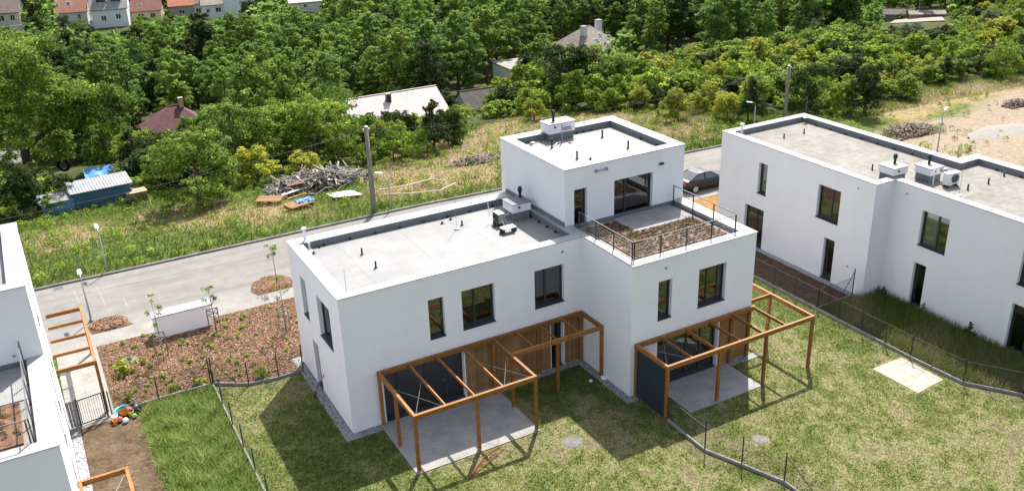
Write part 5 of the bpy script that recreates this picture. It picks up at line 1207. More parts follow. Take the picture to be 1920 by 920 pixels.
for (u, v, rz_, lb) in ((507, 383, -.55, 'brown timber pallet left of the brushwood heap'), (562, 392, .25, 'timber pallet with blue tarpaulin on it in front of the heap')):
    q = lay(u, v); pl = thing('pallet', lb, 'pallet', (q.x, q.y, q.z + .12), rz_)
    for k in range(6): MB().box(-.95, -.55 + .21 * k, .26, .95, -.40 + .21 * k, .30).build('deck_board', 'plank', pl)
    for x in (-.85, 0, .85): MB().box(x - .06, -.55, .0, x + .06, .65, .26).build('bearer', 'plank', pl)
q = lay(572, 388); tb = thing('blue_sheet', 'crumpled bright blue plastic sheet on the pallet', 'plastic sheet', (q.x, q.y, q.z + .45)); n = 9; g = random.Random(8)
mb = MB(); mb.add([(-.65 + 1.3 * i / n, -.4 + .8 * j / n, g.uniform(0, .16)) for j in range(n + 1) for i in range(n + 1)], [(j * (n + 1) + i, j * (n + 1) + i + 1, (j + 1) * (n + 1) + i + 1, (j + 1) * (n + 1) + i) for j in range(n) for i in range(n)]); mb.build('sheet', 'tarp', tb)
MB().bar((-.6, -.38, .12), (.5, .3, .16), .03, .02).build('strap', 'plastic_white', tb)
ws = thing('white_sheet', 'flat white sheet lying on the grass right of the brushwood heap', 'sheet'); a, b, c, d = [lay(*t) + Vector((0, 0, .25)) for t in ((612, 370), (628, 378), (680, 370), (660, 362))]
MB().add([a, b, c, d] + [v - Vector((0, 0, .05)) for v in (a, b, c, d)], [(0, 1, 2, 3), (7, 6, 5, 4), (0, 4, 5, 1), (1, 5, 6, 2), (2, 6, 7, 3), (3, 7, 4, 0)]).build('board', 'plastic_white', ws); MB().bar(a - Vector((0, 0, .08)), c - Vector((0, 0, .08)), .1, .06).build('batten', 'plank', ws)
for (pts, lb, r) in (([(712, 367), (760, 361), (808, 348), (836, 353)], 'long pale pipe lying bent on the verge beyond the lamp', .06), ([(722, 378), (770, 377), (825, 371), (855, 355)], 'second pale pipe lying nearer the road on the verge', .05), ([(664, 312), (695, 303)], 'pale plank lying in the dry grass left of the utility pole', .1)):
    tag(MB().tube([lay(*t) + Vector((0, 0, .45)) for t in pts], r, 7).build('pipe', 'palewood'), lb, 'pipe')
for (u, v, s, lb, nb) in ((892, 306, 1.0, 'heap of dry cut brush on the meadow left of the upper storey', 70), (1700, 250, 1.2, 'brown heap of cut brush and earth at the edge of the sand', 60), (1905, 196, .7, 'small brown earth heap on the sand at the right edge', 24)):
    q = lay(u, v); t = thing('brush_heap', lb, 'brush heap', tuple(q)); t.scale = (1, 1, .6); mb = MB(); n = 18
    for kk, (sc, z) in enumerate(((1, -.2), (.8, .3), (.5, .6), (.2, .7))): mb.v += [(2.6 * s * sc * math.cos(a) * random.uniform(.85, 1.12), 1.3 * s * sc * math.sin(a) * random.uniform(.85, 1.12), z * s) for a in [2 * math.pi * i / n for i in range(n)]]
    for kk in range(3):
        for i in range(n): mb.f.append((kk * n + i, kk * n + (i + 1) % n, (kk + 1) * n + (i + 1) % n, (kk + 1) * n + i))
    mb.v = [(x, y, z + random.uniform(-.12, .12)) for x, y, z in mb.v]; mb.f.append(tuple(range(3 * n, 4 * n))); mb.build('core', 'dark_mulch', t)
    sc_ = chips('brush_litter', [(-2.7 * s, -1.3 * s), (2.7 * s, -1.3 * s), (2.9 * s, .3 * s), (0, 1.5 * s), (-2.8 * s, .4 * s)], 1500, .2, 0, 'brushbits'); sc_.parent = t; sc_['kind'] = 'stuff'
    vv = np.empty(len(sc_.data.vertices) * 3, np.float32); sc_.data.vertices.foreach_get('co', vv); vv = vv.reshape(-1, 4, 3); cc_ = vv.mean(1); rr_ = np.clip(1 - (cc_[:, 0] / (2.7 * s)) ** 2 - (cc_[:, 1] / (1.4 * s)) ** 2, 0, 1)
    vv[:, :, 2] = vv[:, :, 2] * 2 + (rr_ * .75 * s)[:, None] + RNG.uniform(0, .12, len(rr_))[:, None]; sc_.data.vertices.foreach_set('co', vv.ravel())
    for i in range(nb):
        a = random.uniform(0, 6.28); r = random.random() ** .6
        o = inst('branch', random.choice(bms), t, (2.5 * s * r * math.cos(a), 1.25 * s * r * math.sin(a), s * .72 * (1 - r * r) + .06), 0, (.55, .55, .55)); o.rotation_euler = (random.uniform(-.3, .3), random.uniform(-.4, .4), random.uniform(0, 6.28))
q = lay(1890, 250); gh = thing('gravel_heap', 'spread heap of pale grey gravel on the sand at the right', 'gravel heap', tuple(q))
mb = MB(); n = 26
for kk, (sc, z) in enumerate(((1, -.25), (.8, .2), (.55, .45), (.25, .65))): mb.v += [(4.6 * sc * math.cos(a) * random.uniform(.9, 1.1), 2.4 * sc * math.sin(a) * random.uniform(.9, 1.1), z) for a in [2 * math.pi * i / n for i in range(n)]]
for kk in range(3):
    for i in range(n): mb.f.append((kk * n + i, kk * n + (i + 1) % n, (kk + 1) * n + (i + 1) % n, (kk + 1) * n + i))
mb.v = [(x, y, z * .38 + random.uniform(-.06, .06)) for x, y, z in mb.v]; mb.f.append(tuple(range(3 * n, 4 * n))); mb.build('heap', pm('pale_gravel', (.175, .158, .138), (.235, .215, .19), 6, .95, .8, 14), gh, smooth=True)

# ================================================================== vegetation
M['leaf_mid'] = leafmat('leaf_mid', [(0, (.035, .060, .008)), (.45, (.078, .118, .014)), (.8, (.13, .175, .024)), (1, (.19, .215, .04))], .28)
M['leaf_bright'] = leafmat('leaf_bright', [(0, (.050, .078, .009)), (.45, (.115, .155, .016)), (.8, (.18, .215, .026)), (1, (.25, .255, .05))], .28)
M['leaf_dark'] = leafmat('leaf_dark', [(0, (.018, .032, .007)), (.5, (.040, .064, .014)), (.85, (.07, .10, .024)), (1, (.11, .13, .04))], .28)
M['leaf_yellow'] = leafmat('leaf_yellow', [(0, (.075, .088, .010)), (.5, (.165, .175, .018)), (.85, (.24, .23, .032)), (1, (.30, .25, .055))], .28)
M['leaf_grey'] = leafmat('leaf_grey', [(0, (.055, .072, .04)), (.5, (.115, .145, .08)), (1, (.19, .22, .14))], .28)
M['leaf_wood'] = leafmat('leaf_wood', [(0, (.045, .08, .015)), (.5, (.088, .14, .024)), (.85, (.125, .18, .03)), (1, (.17, .22, .045))], .28)
for k_ in ('mid', 'bright', 'wood', 'yellow'):
    for e_ in [e_ for n_ in M['leaf_' + k_].node_tree.nodes if n_.type == 'VALTORGB' and len(n_.color_ramp.elements) == 4 for e_ in n_.color_ramp.elements]: c_ = e_.color; e_.color = (c_[0] * 1.78, c_[1] * 1.84, c_[2] * 2.1, 1)
M['trunk'] = pm('tree_bark', (.06, .048, .036), (.13, .105, .08), 4, .95, .6, 14, stretch=(5, 5, 1))
def leaves(rng, lobes, n, leaf, flat=.85, up=.5, jit=.6, shell=.62, sub=0):
    if sub:
        ss = []
        for x, y, z, r in lobes:
            ss.append((x, y, z, r * .55))
            for q in range(sub):
                d = rng.normal(size=3); d /= np.linalg.norm(d); d[2] = abs(d[2]) if rng.random() < .75 else d[2]
                k = r * rng.uniform(.55, 1.0); ss.append((x + d[0] * k, y + d[1] * k, z + d[2] * k * flat, r * rng.uniform(.2, .46)))
        lobes = ss; shell = .35
    L = np.array(lobes); c = L[:, :3]; r = L[:, 3]
    w_ = r ** 2; k = rng.choice(len(L), n, p=w_ / w_.sum())
    d = rng.normal(size=(n, 3)); d /= np.linalg.norm(d, axis=1)[:, None]
    d[:, 2] = np.where(d[:, 2] < -.35, -d[:, 2], d[:, 2])
    rad = r[k] * (shell + (1.06 - shell) * rng.random(n) ** .6) * (1 + .12 * np.sin(d[:, 0] * 7 + k) * np.sin(d[:, 1] * 6 - k))
    p = c[k] + d * rad[:, None] * [1, 1, flat]
    nn = d + rng.normal(size=(n, 3)) * jit + [0, 0, up]; nn /= np.linalg.norm(nn, axis=1)[:, None]
    t = np.cross(nn, rng.normal(size=(n, 3))); t /= np.linalg.norm(t, axis=1)[:, None]; b = np.cross(nn, t)
    s = leaf * rng.uniform(.55, 1.35, n)[:, None]
    V = np.stack([p - t * s * .62, p + b * s * .34, p + t * s * .62, p - b * s * .34], 1).reshape(-1, 3)
    lob = rng.normal(0, .16, len(L))
    tint = np.clip(.42 + lob[k] + rng.normal(0, .17, n), 0, 1)
    return V, np.arange(4 * n).reshape(-1, 4), np.repeat(tint, 4)
def lobes_for(rng, kind):
    Ls = []
    if kind == 'broad':      # wide round crown, about 7.5 m high
        for i in range(21):
            a = rng.uniform(0, 6.28); q = rng.uniform(.25, 1.25) ** .6; h = rng.uniform(1.3, 6.3); R = 3.3 * math.sqrt(max(.12, 1 - ((h - 3.4) / 3.3) ** 2))
            Ls.append((R * q * math.cos(a), R * q * math.sin(a), h, rng.uniform(.95, 1.6)))
        for i in range(9):
            a = i * .7 + rng.uniform(-.2, .2); q = rng.uniform(1.3, 2.9); Ls.append((q * math.cos(a), q * math.sin(a), rng.uniform(.7, 1.7), rng.uniform(.8, 1.2)))
        Ls.append((0, 0, 5.9, 1.5)); Ls.append((0, 0, 4.2, 2.0))
    elif kind == 'tall':     # upright woodland crown, about 12 m high
        for i in range(20):
            t = (i + rng.random()) / 20; h = 2.6 + 8.0 * t; R = 2.6 * math.sin(math.pi * (.25 + .58 * t)) ; a = rng.uniform(0, 6.28)
            Ls.append((R * rng.uniform(.4, 1) * math.cos(a), R * rng.uniform(.4, 1) * math.sin(a), h, rng.uniform(.85, 1.5) * (1.08 - .22 * t)))
        Ls.append((.3, .2, 10.9, 1.1)); Ls.append((0, 0, 6.5, 1.6))
    elif kind == 'bush':     # leafy to the ground, about 3 m high
        for i in range(16):
            a = rng.uniform(0, 6.28); q = rng.random() ** .5; h = rng.uniform(.15, 2.2); R = 1.35 * (1.2 - h / 3.2)
            Ls.append((R * q * math.cos(a) * 1.2, R * q * math.sin(a) * 1.2, h, rng.uniform(.5, .85)))
        Ls.append((0, 0, 1.3, 1.0))
    elif kind == 'thicket':  # many stems grown together, uneven top, about 4 m high
        ph = rng.uniform(0, 6.28, 4)
        for i in range(26):
            a = rng.uniform(0, 6.28); q = 2.5 * rng.random() ** .5; x = q * math.cos(a); y = q * math.sin(a)
            top = (2.0 + .9 * math.sin(x * 1.3 + ph[0]) + .8 * math.sin(y * 1.5 + ph[1])) * (1.1 - .16 * q); h = rng.uniform(.2, 1) ** .7 * max(.5, top)
            Ls.append((x, y, h, rng.uniform(.4, .85)))
    elif kind == 'cone':     # dense dark conical tree, about 6 m high
        for i in range(18):
            t = (i + rng.random()) / 18; a = rng.uniform(0, 6.28); R = 1.45 * (1 - t) ** .7
            Ls.append((R * math.cos(a), R * math.sin(a), .8 + 4.8 * t, .5 + .55 * (1 - t)))
    return Ls
PROTO = {}
KH = {'thicket': 3.9, 'broad': 7.4, 'tall': 12.0, 'bush': 2.9, 'cone': 6.1}; KR = {'thicket': 2.9, 'broad': 4.3, 'tall': 3.2, 'bush': 2.1, 'cone': 2.1}
def proto(kind, mat, seed, n, leaf):
    key = (kind, mat, seed, n)
    if key in PROTO: return PROTO[key]
    rng = np.random.default_rng(seed * 101 + len(kind)); Ls = lobes_for(rng, kind)
    V, F, T = leaves(rng, Ls, n, leaf, sub=8)
    cm = npmesh('crown', V, F, mat, T)
    mb = MB(); H = KH[kind]; rt = {'broad': .24, 'tall': .2, 'bush': .07, 'cone': .12, 'thicket': .06}[kind]
    top = H * {'broad': .62, 'tall': .86, 'bush': .5, 'cone': .9, 'thicket': .4}[kind]
    bx, by = rng.normal(0, .18, 2)
    mb.tube([(0, 0, -.6), (bx * .3, by * .3, top * .3), (bx, by, top * .65), (bx * .6, by * .6, top)], [rt * 1.25, rt, rt * .7, rt * .25], 8)
    for i in rng.choice(len(Ls), min(len(Ls), 8), replace=False):
        x, y, z, r = Ls[i]; z0 = max(.15, min(z * .62, top * .8)); f = z0 / top
        mb.tube([(bx * f, by * f, z0), (x * .55, y * .55, (z0 + z) / 2 + .15), (x, y, z + .2 * r)], [rt * .45, rt * .3, rt * .12], 6)
    tm = mb.mesh('trunk', 'trunk')
    PROTO[key] = (cm, tm); return PROTO[key]
def plant(kind, mat, p, h, rz, label, cat='tree', group=None, seed=1, n=7000, leaf=.25, name='tree', wide=1.0):
    cm, tm = proto(kind, mat, seed, n, leaf); s = h / KH[kind]
    t = thing(name, label, cat, tuple(p), rz, group); t.scale = (s * wide, s * wide, s)
    inst('crown', cm, t); inst('trunk', tm, t)
    return t
PLACED = []   # (x, y, radius)
def by_px(kind, mat, u, v, hpx, label, wide=1.0, seed=1, n=7000, leaf=.25, name='tree', cat='tree', group=None):
    p = at(u, v); D = px(p)[2]; h = hpx * D / F_PX / .95
    PLACED.append((p.x, p.y, KR[kind] * h / KH[kind] * wide))
    return plant(kind, mat, p, h, random.uniform(0, 6.28), label, cat, group, seed, n, leaf / (h / KH[kind]) if False else leaf, name, wide)
W_ = 'bush'
# -- the trees and shrubs one can point to, left to right
by_px('broad', 'leaf_mid', 60, 345, 262, 'tall broad tree filling the left edge behind the olive bush', 1.0, 1, 34476, 0.119)
by_px('broad', 'leaf_mid', 205, 318, 160, 'dark green tree behind the blue tarpaulin', .85, 2, 11934, 0.206)
by_px('bush', 'leaf_dark', 68, 402, 108, 'dense dark olive-green bush left of the blue shed', 1.0, 1, 10608, 0.111, 'bush', 'bush')
by_px('bush', 'leaf_mid', 8, 375, 75, 'light green bush at the left edge below the hut', .9, 2, 7956, 0.127, 'bush', 'bush')
by_px('broad', 'leaf_mid', 376, 386, 148, 'rounded walnut tree standing in front of the maroon-roofed house', .98, 3, 15912, 0.198)
by_px('broad', 'leaf_mid', 515, 305, 182, 'large round walnut tree right of the maroon-roofed house', .92, 1, 15912, 0.213)
by_px('bush', 'leaf_yellow', 484, 346, 76, 'yellow-green bush between the two walnut trees', 1.05, 1, 7956, 0.127, 'bush', 'bush')
by_px('bush', 'leaf_yellow', 568, 336, 52, 'small olive-yellow shrub left of the brushwood heap', 1.1, 2, 6630, 0.127, 'bush', 'bush')
by_px('cone', 'leaf_dark', 258, 335, 92, 'dark conifer behind the crate by the blue shed', 1.1, 1, 7956, 0.158)
by_px('bush', 'leaf_mid', 232, 350, 40, 'small leafy shrub behind the blue shed roof', 1.1, 3, 5304, 0.127, 'bush', 'bush')
by_px('broad', 'leaf_mid', 628, 292, 128, 'open-crowned tree in front of the left end of the pink roof', .8, 2, 6895, 0.206)
by_px('thicket', 'leaf_mid', 690, 300, 104, 'tall leafy shrub directly behind the near utility pole', .72, 1, 9282, 0.134, 'shrub', 'shrub')
by_px('thicket', 'leaf_mid', 738, 302, 92, 'wide green shrub right of the near utility pole', .85, 2, 9282, 0.134, 'shrub', 'shrub')
by_px('thicket', 'leaf_mid', 783, 290, 78, 'darker shrub below the pink roof', .8, 3, 9282, 0.127, 'shrub', 'shrub')
by_px('cone', 'leaf_dark', 815, 285, 98, 'dark upright evergreen at the right end of the pink roof', 1.0, 2, 9282, 0.143)
by_px('bush', 'leaf_dark', 842, 272, 76, 'rounded dark shrub at the end of the shrub row', .8, 1, 7956, 0.127, 'shrub', 'shrub')
by_px('bush', 'leaf_bright', 868, 238, 42, 'light green shrub beside the small gabled house', 1.1, 2, 5304, 0.143, 'shrub', 'shrub')
by_px('bush', 'leaf_bright', 932, 226, 38, 'low leafy shrub at the edge of the dry grass', 1.5, 3, 5967, 0.143, 'shrub', 'shrub')
by_px('bush', 'leaf_yellow', 1003, 226, 42, 'yellowish bush above the shaft on the upper roof', 1.0, 1, 5967, 0.127, 'bush', 'bush')
by_px('thicket', 'leaf_bright', 1010, 205, 90, 'tall green thicket tree hiding the white box-shaped house', .75, 2, 10608, 0.222)
by_px('bush', 'leaf_mid', 960, 205, 58, 'grey-green shrub in front of the white box-shaped house', 1.0, 2, 6630, 0.158, 'shrub', 'shrub')
by_px('thicket', 'leaf_mid', 1068, 208, 108, 'broad thicket tree below the old hipped roof', .8, 3, 11934, 0.222)
by_px('thicket', 'leaf_bright', 1132, 204, 92, 'bright green thicket tree right of the broad one', .85, 1, 11934, 0.222)
by_px('bush', 'leaf_yellow', 1198, 206, 48, 'small round yellow-green bush at the edge of the dry grass', 1.0, 3, 5967, 0.143, 'bush', 'bush')
by_px('thicket', 'leaf_bright', 1190, 185, 72, 'thicket tree behind the small round yellow-green bush', .9, 2, 9282, 0.238)
by_px('bush', 'leaf_yellow', 1270, 228, 64, 'olive-green bush standing in the dry grass behind the upper storey', .85, 1, 7956, 0.134, 'bush', 'bush')
by_px('cone', 'leaf_dark', 1402, 228, 82, 'dark tree left of the far utility pole', 1.05, 1, 7956, 0.143)
by_px('bush', 'leaf_yellow', 1365, 222, 50, 'sunlit yellow-green bush near the bent street lamp', .9, 2, 6630, 0.143, 'bush', 'bush')
by_px('broad', 'leaf_dark', 1512, 218, 100, 'dark leaning tree just right of the far utility pole', .7, 3, 10608, 0.19)
by_px('broad', 'leaf_dark', 1620, 215, 92, 'dense dark round tree above the right house roof', .82, 1, 13260, 0.19)
by_px('bush', 'leaf_bright', 1572, 212, 58, 'bright green bush between the two dark trees', .75, 3, 7956, 0.143, 'bush', 'bush')
by_px('bush', 'leaf_mid', 1690, 185, 48, 'green bush right of the dense dark round tree', 1.2, 1, 6630, 0.158, 'bush', 'bush')
by_px('cone', 'leaf_dark', 1770, 155, 48, 'small dark tree at the edge of the dry field', 1.3, 2, 6630, 0.174)
by_px('bush', 'leaf_mid', 1800, 150, 40, 'small leafy bush right of the small dark tree', 1.0, 2, 5304, 0.158, 'bush', 'bush')
by_px('broad', 'leaf_bright', 1878, 148, 62, 'tall scrub tree at the right edge above the sand', 1.0, 3, 7956, 0.222)
for (u, v, h, lb) in ((1518, 72, 34, 'pale grey-green willow on the slope left of the yard'), (1700, 92, 46, 'grey-green willow below the pale yard'), (1850, 62, 42, 'grey-green willow near the top right corner'), (1908, 58, 40, 'grey-green willow in the top right corner')): by_px('broad', 'leaf_grey', u, v, h, lb, 1.15, 2, 7956, 0.238)
by_px('broad', 'leaf_dark', 78, 80, 70, 'tall dark tree between the cream house and the orange-red roof', .55, 1, 7956, 0.27)
by_px('broad', 'leaf_dark', 122, 66, 34, 'low dark tree in front of the orange-red roofed house', 1.1, 2, 5304, 0.238)
by_px('broad', 'leaf_mid', 152, 66, 30, 'low tree right of the orange-red roofed house', .9, 3, 5304, 0.238)
by_px('broad', 'leaf_dark', 470, 50, 46, 'dark tree hiding the tall pale house', .8, 1, 6630, 0.27)
by_px('broad', 'leaf_dark', 500, 46, 50, 'tall dark tree right of the tall pale house', .8, 2, 6630, 0.27)
by_px('cone', 'leaf_bright', 1796, 300, 34, 'thin weedy bush on the sand behind the right house roof', .8, 1, 3315, 0.119, 'weed', 'weed')
by_px('cone', 'leaf_dark', 1815, 298, 24, 'small dark weed at the roof corner of the right house', .9, 2, 3315, 0.103, 'weed', 'weed')

by_px('bush', 'leaf_mid', 104, 402, 34, 'low leafy bush in front of the left end of the blue shed', 1.3, 2, 2340, 0.143, 'bush', 'bush')
by_px('bush', 'leaf_dark', 250, 392, 24, 'small dark weedy bush in front of the wooden crate', 1.4, 1, 2340, 0.143, 'bush', 'bush')
# -- the rest of the valley wood and of the scrub on the slope
HS = [(a, b, c, d, D) for a, b, c, d, D in HOUSES]
def clear(p, h, R, D):
    u, v, _ = px(p); ru = 1.3 * R * F_PX / D; tv = v - h * F_PX / D * .95
    for a, b, c, d, Dh in HS:
        if u + ru * .8 > a and u - ru * .8 < c and tv < d and v > b and D < Dh + 4: return False
    return True
rs = np.random.default_rng(21)
cand = []
N_ = 46000
ang = rs.uniform(-.36, .36, N_) * 2.6; dist = np.sqrt(rs.uniform(45 ** 2, 340 ** 2, N_))
X = CAM_P[0] + dist * np.sin(-YAW + ang); Y = CAM_P[1] + dist * np.cos(-YAW + ang)
sd_ = poly_mask(X, Y, OPEN)
ok = sd_ < -1.2
X, Y, dist = X[ok], Y[ok], dist[ok]; Z = tz(X, Y)
acc = [(x, y, r * .8) for x, y, r in PLACED]; out = []
grid = {}
def near(x, y, r):
    gx_, gy_ = int(x // 8), int(y // 8)
    for i in (-1, 0, 1):
        for j in (-1, 0, 1):
            for (a, b, rr) in grid.get((gx_ + i, gy_ + j), ()):
                if (a - x) ** 2 + (b - y) ** 2 < (max(r, rr)) ** 2: return True
    return False
def put(x, y, r): grid.setdefault((int(x // 8), int(y // 8)), []).append((x, y, r))
for a in acc: put(*a)
for u_, v_, r_ in ((703, 247, 9.5), (902, 206, 5.5), (975, 165, 5.5), (1100, 112, 8.0), (338, 278, 5.0)):
    q_ = at(u_, v_)
    for k_ in (0, .35, .7): put(q_.x + SUN.x * 14 * k_, q_.y + SUN.y * 14 * k_, r_ * (1 - .35 * k_))
for x, y, z, d in zip(X, Y, Z, dist):
    u, v, D = px((x, y, z))
    if u < -620 or u > 2500 or v < -160: continue
    scrub = (u > 1185 and D < 165) or (930 < u <= 1185 and D < 105)
    if scrub: h = rs.uniform(1.9, 4.0) * (1 + .2 * (D > 110)); R = h * .82; sp = R * .82
    elif D > 120: h = rs.uniform(9.0, 14.5); R = h * .30; sp = R * 1.3
    else: h = rs.uniform(5.0, 8.2); R = h * .56; sp = R * 1.02
    if v < 0 and h * F_PX / D * .95 < -v: continue
    if near(x, y, sp): continue
    if not clear((x, y, z), h, R, D):
        for f_ in (.62, .42, .28, .17):
            if h * f_ >= 1.0 and clear((x, y, z), h * f_, R * (.35 + .5 * f_), D): break
        else: continue
        put(x, y, sp * (.3 + .5 * f_)); out.append((D, x, y, z, h * f_, 'low')); continue
    put(x, y, sp); out.append((D, x, y, z, h, 'scrub' if scrub else ('wood' if D > 120 else 'broad')))
out.sort()
cnt = {'scrub': 0, 'wood': 0, 'broad': 0, 'low': 0}; rest = []
TONE = {'leaf_mid': 'mid-green', 'leaf_bright': 'bright green', 'leaf_dark': 'dark green', 'leaf_yellow': 'yellow-green', 'leaf_wood': 'fresh green'}
def where(u, v, ty):
    if ty == 'scrub':
        a = ['by the hipped roof thicket', 'above the bent street lamp', 'behind the far utility pole', 'above the dense dark round tree', 'above the dry field', 'above the sand at the right edge'][min(5, max(0, int((u - 1180) / 130)))]
        b = 'low down' if v > 165 else ('halfway up' if v > 110 else 'high up')
        return b + ' ' + a
    a = ['below the cream corner house', 'below the pale grey house', 'below the joined houses', 'below the tall pale house', 'below the low white house', 'left of the pink roof', 'behind the pink roof', 'behind the white cube house', 'behind the old hipped roof', 'above the bright thicket', 'above the scrub slope', 'left of the pale yard', 'by the pale yard'][min(12, max(0, int(u / 148)))]
    b = 'front' if v > 150 else ('middle' if v > 70 else 'back')
    return 'in the wood ' + b + ' ' + a
LBL = {'scrub': ('low yellow-green scrub bush among the thicket on the slope behind the right house', 'scrub bush', 'scrub bushes on the slope', 'bush'),
       'wood': ('upright leafy tree in the dense valley wood across the middle distance', 'tree', 'trees of the valley wood', 'tree'),
       'broad': ('round-crowned garden tree in the near edge of the wood below the houses', 'tree', 'garden trees at the near edge of the wood', 'tree'),
       'low': ('low shrub in front of a background house among the trees', 'shrub', 'shrubs in front of the background houses', 'shrub')}
for D, x, y, z, h, ty in out:
    cnt[ty] += 1; sd0 = 1 + int(rs.integers(3))
    u0_ = px((x, y, z))[0]; side = u0_ < -90 or u0_ > 2010; cnt[ty] -= side
    if side or cnt[ty] > {'scrub': 290, 'wood': 290, 'broad': 120, 'low': 110}[ty]: rest.append((x, y, z, h, ty, side)); continue
    lb, ct, gr, nm = LBL[ty]; u_, v_, _ = px((x, y, z))
    mt = {'scrub': ['leaf_bright', 'leaf_bright', 'leaf_mid', 'leaf_yellow', 'leaf_bright', 'leaf_dark', 'leaf_bright', 'leaf_mid'], 'low': ['leaf_mid', 'leaf_dark', 'leaf_bright'], 'broad': ['leaf_mid', 'leaf_mid', 'leaf_bright', 'leaf_dark'], 'wood': ['leaf_wood', 'leaf_wood', 'leaf_wood', 'leaf_mid', 'leaf_dark']}[ty]; mt = mt[int(rs.integers(len(mt)))]
    lb = {'scrub': '%s scrub bush %s', 'low': 'low %s shrub %s', 'broad': 'round %s tree %s', 'wood': '%s tree %s'}[ty] % (TONE[mt], where(u_, v_, ty))
    if ty == 'scrub': plant('thicket' if rs.random() < .7 else 'bush', mt, (x, y, z), h, rs.uniform(0, 6.28), lb, ct, gr, sd0, 7000, .16, nm, rs.uniform(.85, 1.35))
    elif ty == 'low': plant('bush', mt, (x, y, z), h, rs.uniform(0, 6.28), lb, ct, gr, sd0, 5000, .17, nm, rs.uniform(.9, 1.3))
    elif ty == 'broad': plant('broad', mt, (x, y, z), h, rs.uniform(0, 6.28), lb, ct, gr, sd0, 13000, .21, nm, rs.uniform(.85, 1.1))
    else: plant('tall', mt, (x, y, z), h, rs.uniform(0, 6.28), lb, ct, gr, sd0, 12000, .25, nm, rs.uniform(.9, 1.3))
# what lies beyond is one mass of crowns
if rest:
    Vs, Ts, cc = [], [], 0
    base = {}
    for k, kd in (('scrub', 'bush'), ('wood', 'tall'), ('broad', 'broad'), ('low', 'bush')):
        for s_ in range(4):   # two for the view, two coarser ones for what lies outside it
            rng = np.random.default_rng(500 + s_ + len(k)); c_ = s_ > 1; base[k, s_] = (leaves(rng, lobes_for(rng, kd), (120 if c_ else 270) if kd != 'bush' else (110 if c_ else 330), (1.6 if c_ else 1.15) if kd != 'bush' else (.8 if c_ else .48), sub=3), KH[kd])
    for x, y, z, h, ty, side in rest:
        (V, F, T), H0 = base[ty, int(rs.integers(2)) + 2 * side]; a = rs.uniform(0, 6.28); s = h / H0; ca, sa = math.cos(a) * s, math.sin(a) * s
        Vs.append(np.stack([V[:, 0] * ca - V[:, 1] * sa + x, V[:, 0] * sa + V[:, 1] * ca + y, V[:, 2] * s + z], -1)); Ts.append(np.clip(T + rs.normal(0, .12), 0, 1))
    V = np.concatenate(Vs); tag(link(bpy.data.objects.new('distant_wood', npmesh('distant_wood', V, np.arange(len(V)).reshape(-1, 4), 'leaf_wood', np.concatenate(Ts)))), 'far-off wood closing the top of the view', 'wood', kind='stuff')
print('VEG', cnt, len(rest))

# ------------------------------------------------------------------ grass
def blades(name, P, h, wd, mat, tint, lean=.5):
    k = len(P); a = RNG.uniform(0, 6.28, k); t = np.stack([np.cos(a), np.sin(a), np.zeros(k)], -1); l_ = RNG.normal(0, lean, (k, 3)); l_[:, 2] = 1; l_ /= np.linalg.norm(l_, axis=1)[:, None]
    V = np.stack([P - t * wd[:, None] / 2, P + t * wd[:, None] / 2, P + l_ * h[:, None]], 1).reshape(-1, 3)
    return link(bpy.data.objects.new(name, npmesh(name, V, np.arange(3 * k).reshape(-1, 3), mat, np.repeat(np.clip(tint, 0, 1), 3))))
M['grass_blade'] = leafmat('grass_blade', [(0, (.06, .105, .016)), (.35, (.115, .16, .03)), (.6, (.195, .205, .065)), (.8, (.30, .26, .14)), (1, (.42, .36, .24))], .4, 0)
def noise2(x, y, s): return .5 + .25 * (np.sin(x * s + 1.3 * np.sin(y * s * .7)) + np.sin(y * s * 1.13 + 1.7 * np.sin(x * s * .6 + 2)))
# lawn: short patchy blades
k = 290000; Xs = RNG.uniform(-4.4, 34, k); Ys = RNG.uniform(-21, 7, k)
LAWN1 = [(-4.45, -22), (34, -22), (31.5, -17.7), (27.2, -13.55), (25.75, -11.4), (25.75, 9), (19.6, 9), (19.6, -4), (12.3, -4.6), (11.7, -4.6), (11.7, -.4), (7.3, -.4), (7.3, -4.25), (1.2, -4.25), (1.2, -.5), (-.5, -.5), (-.5, 6.4), (-1.56, 6.3), (-3, 6.5), (-4.45, 7.4)]
m_ = (poly_mask(Xs, Ys, LAWN1) > .04) & ~((Xs > 13.6) & (Xs < 18) & (Ys > -6.7) & (Ys < -4)) & ~((Xs > 23.4) & (Xs < 25.65) & (Ys > -10.9) & (Ys < -8.2)) & (np.hypot(Xs - 7.96, Ys + 5.64) > .5) & (np.hypot(Xs - 14.95, Ys + 9.75) > .4)
nz = dryness(Xs, Ys)
m_ &= RNG.random(k) < np.interp(nz, [0, .5, .8, 1], [1, .85, .4, .12])
Xs, Ys, nz = Xs[m_], Ys[m_], nz[m_]; k = len(Xs)
tag(blades('lawn_grass', np.stack([Xs, Ys, np.zeros(k)], -1), RNG.uniform(.03, .10, k), RNG.uniform(.025, .065, k), 'grass_blade', .0 + .95 * nz + RNG.normal(0, .2, k), .8), 'short patchy lawn grass, green to straw-yellow', 'grass', kind='stuff')
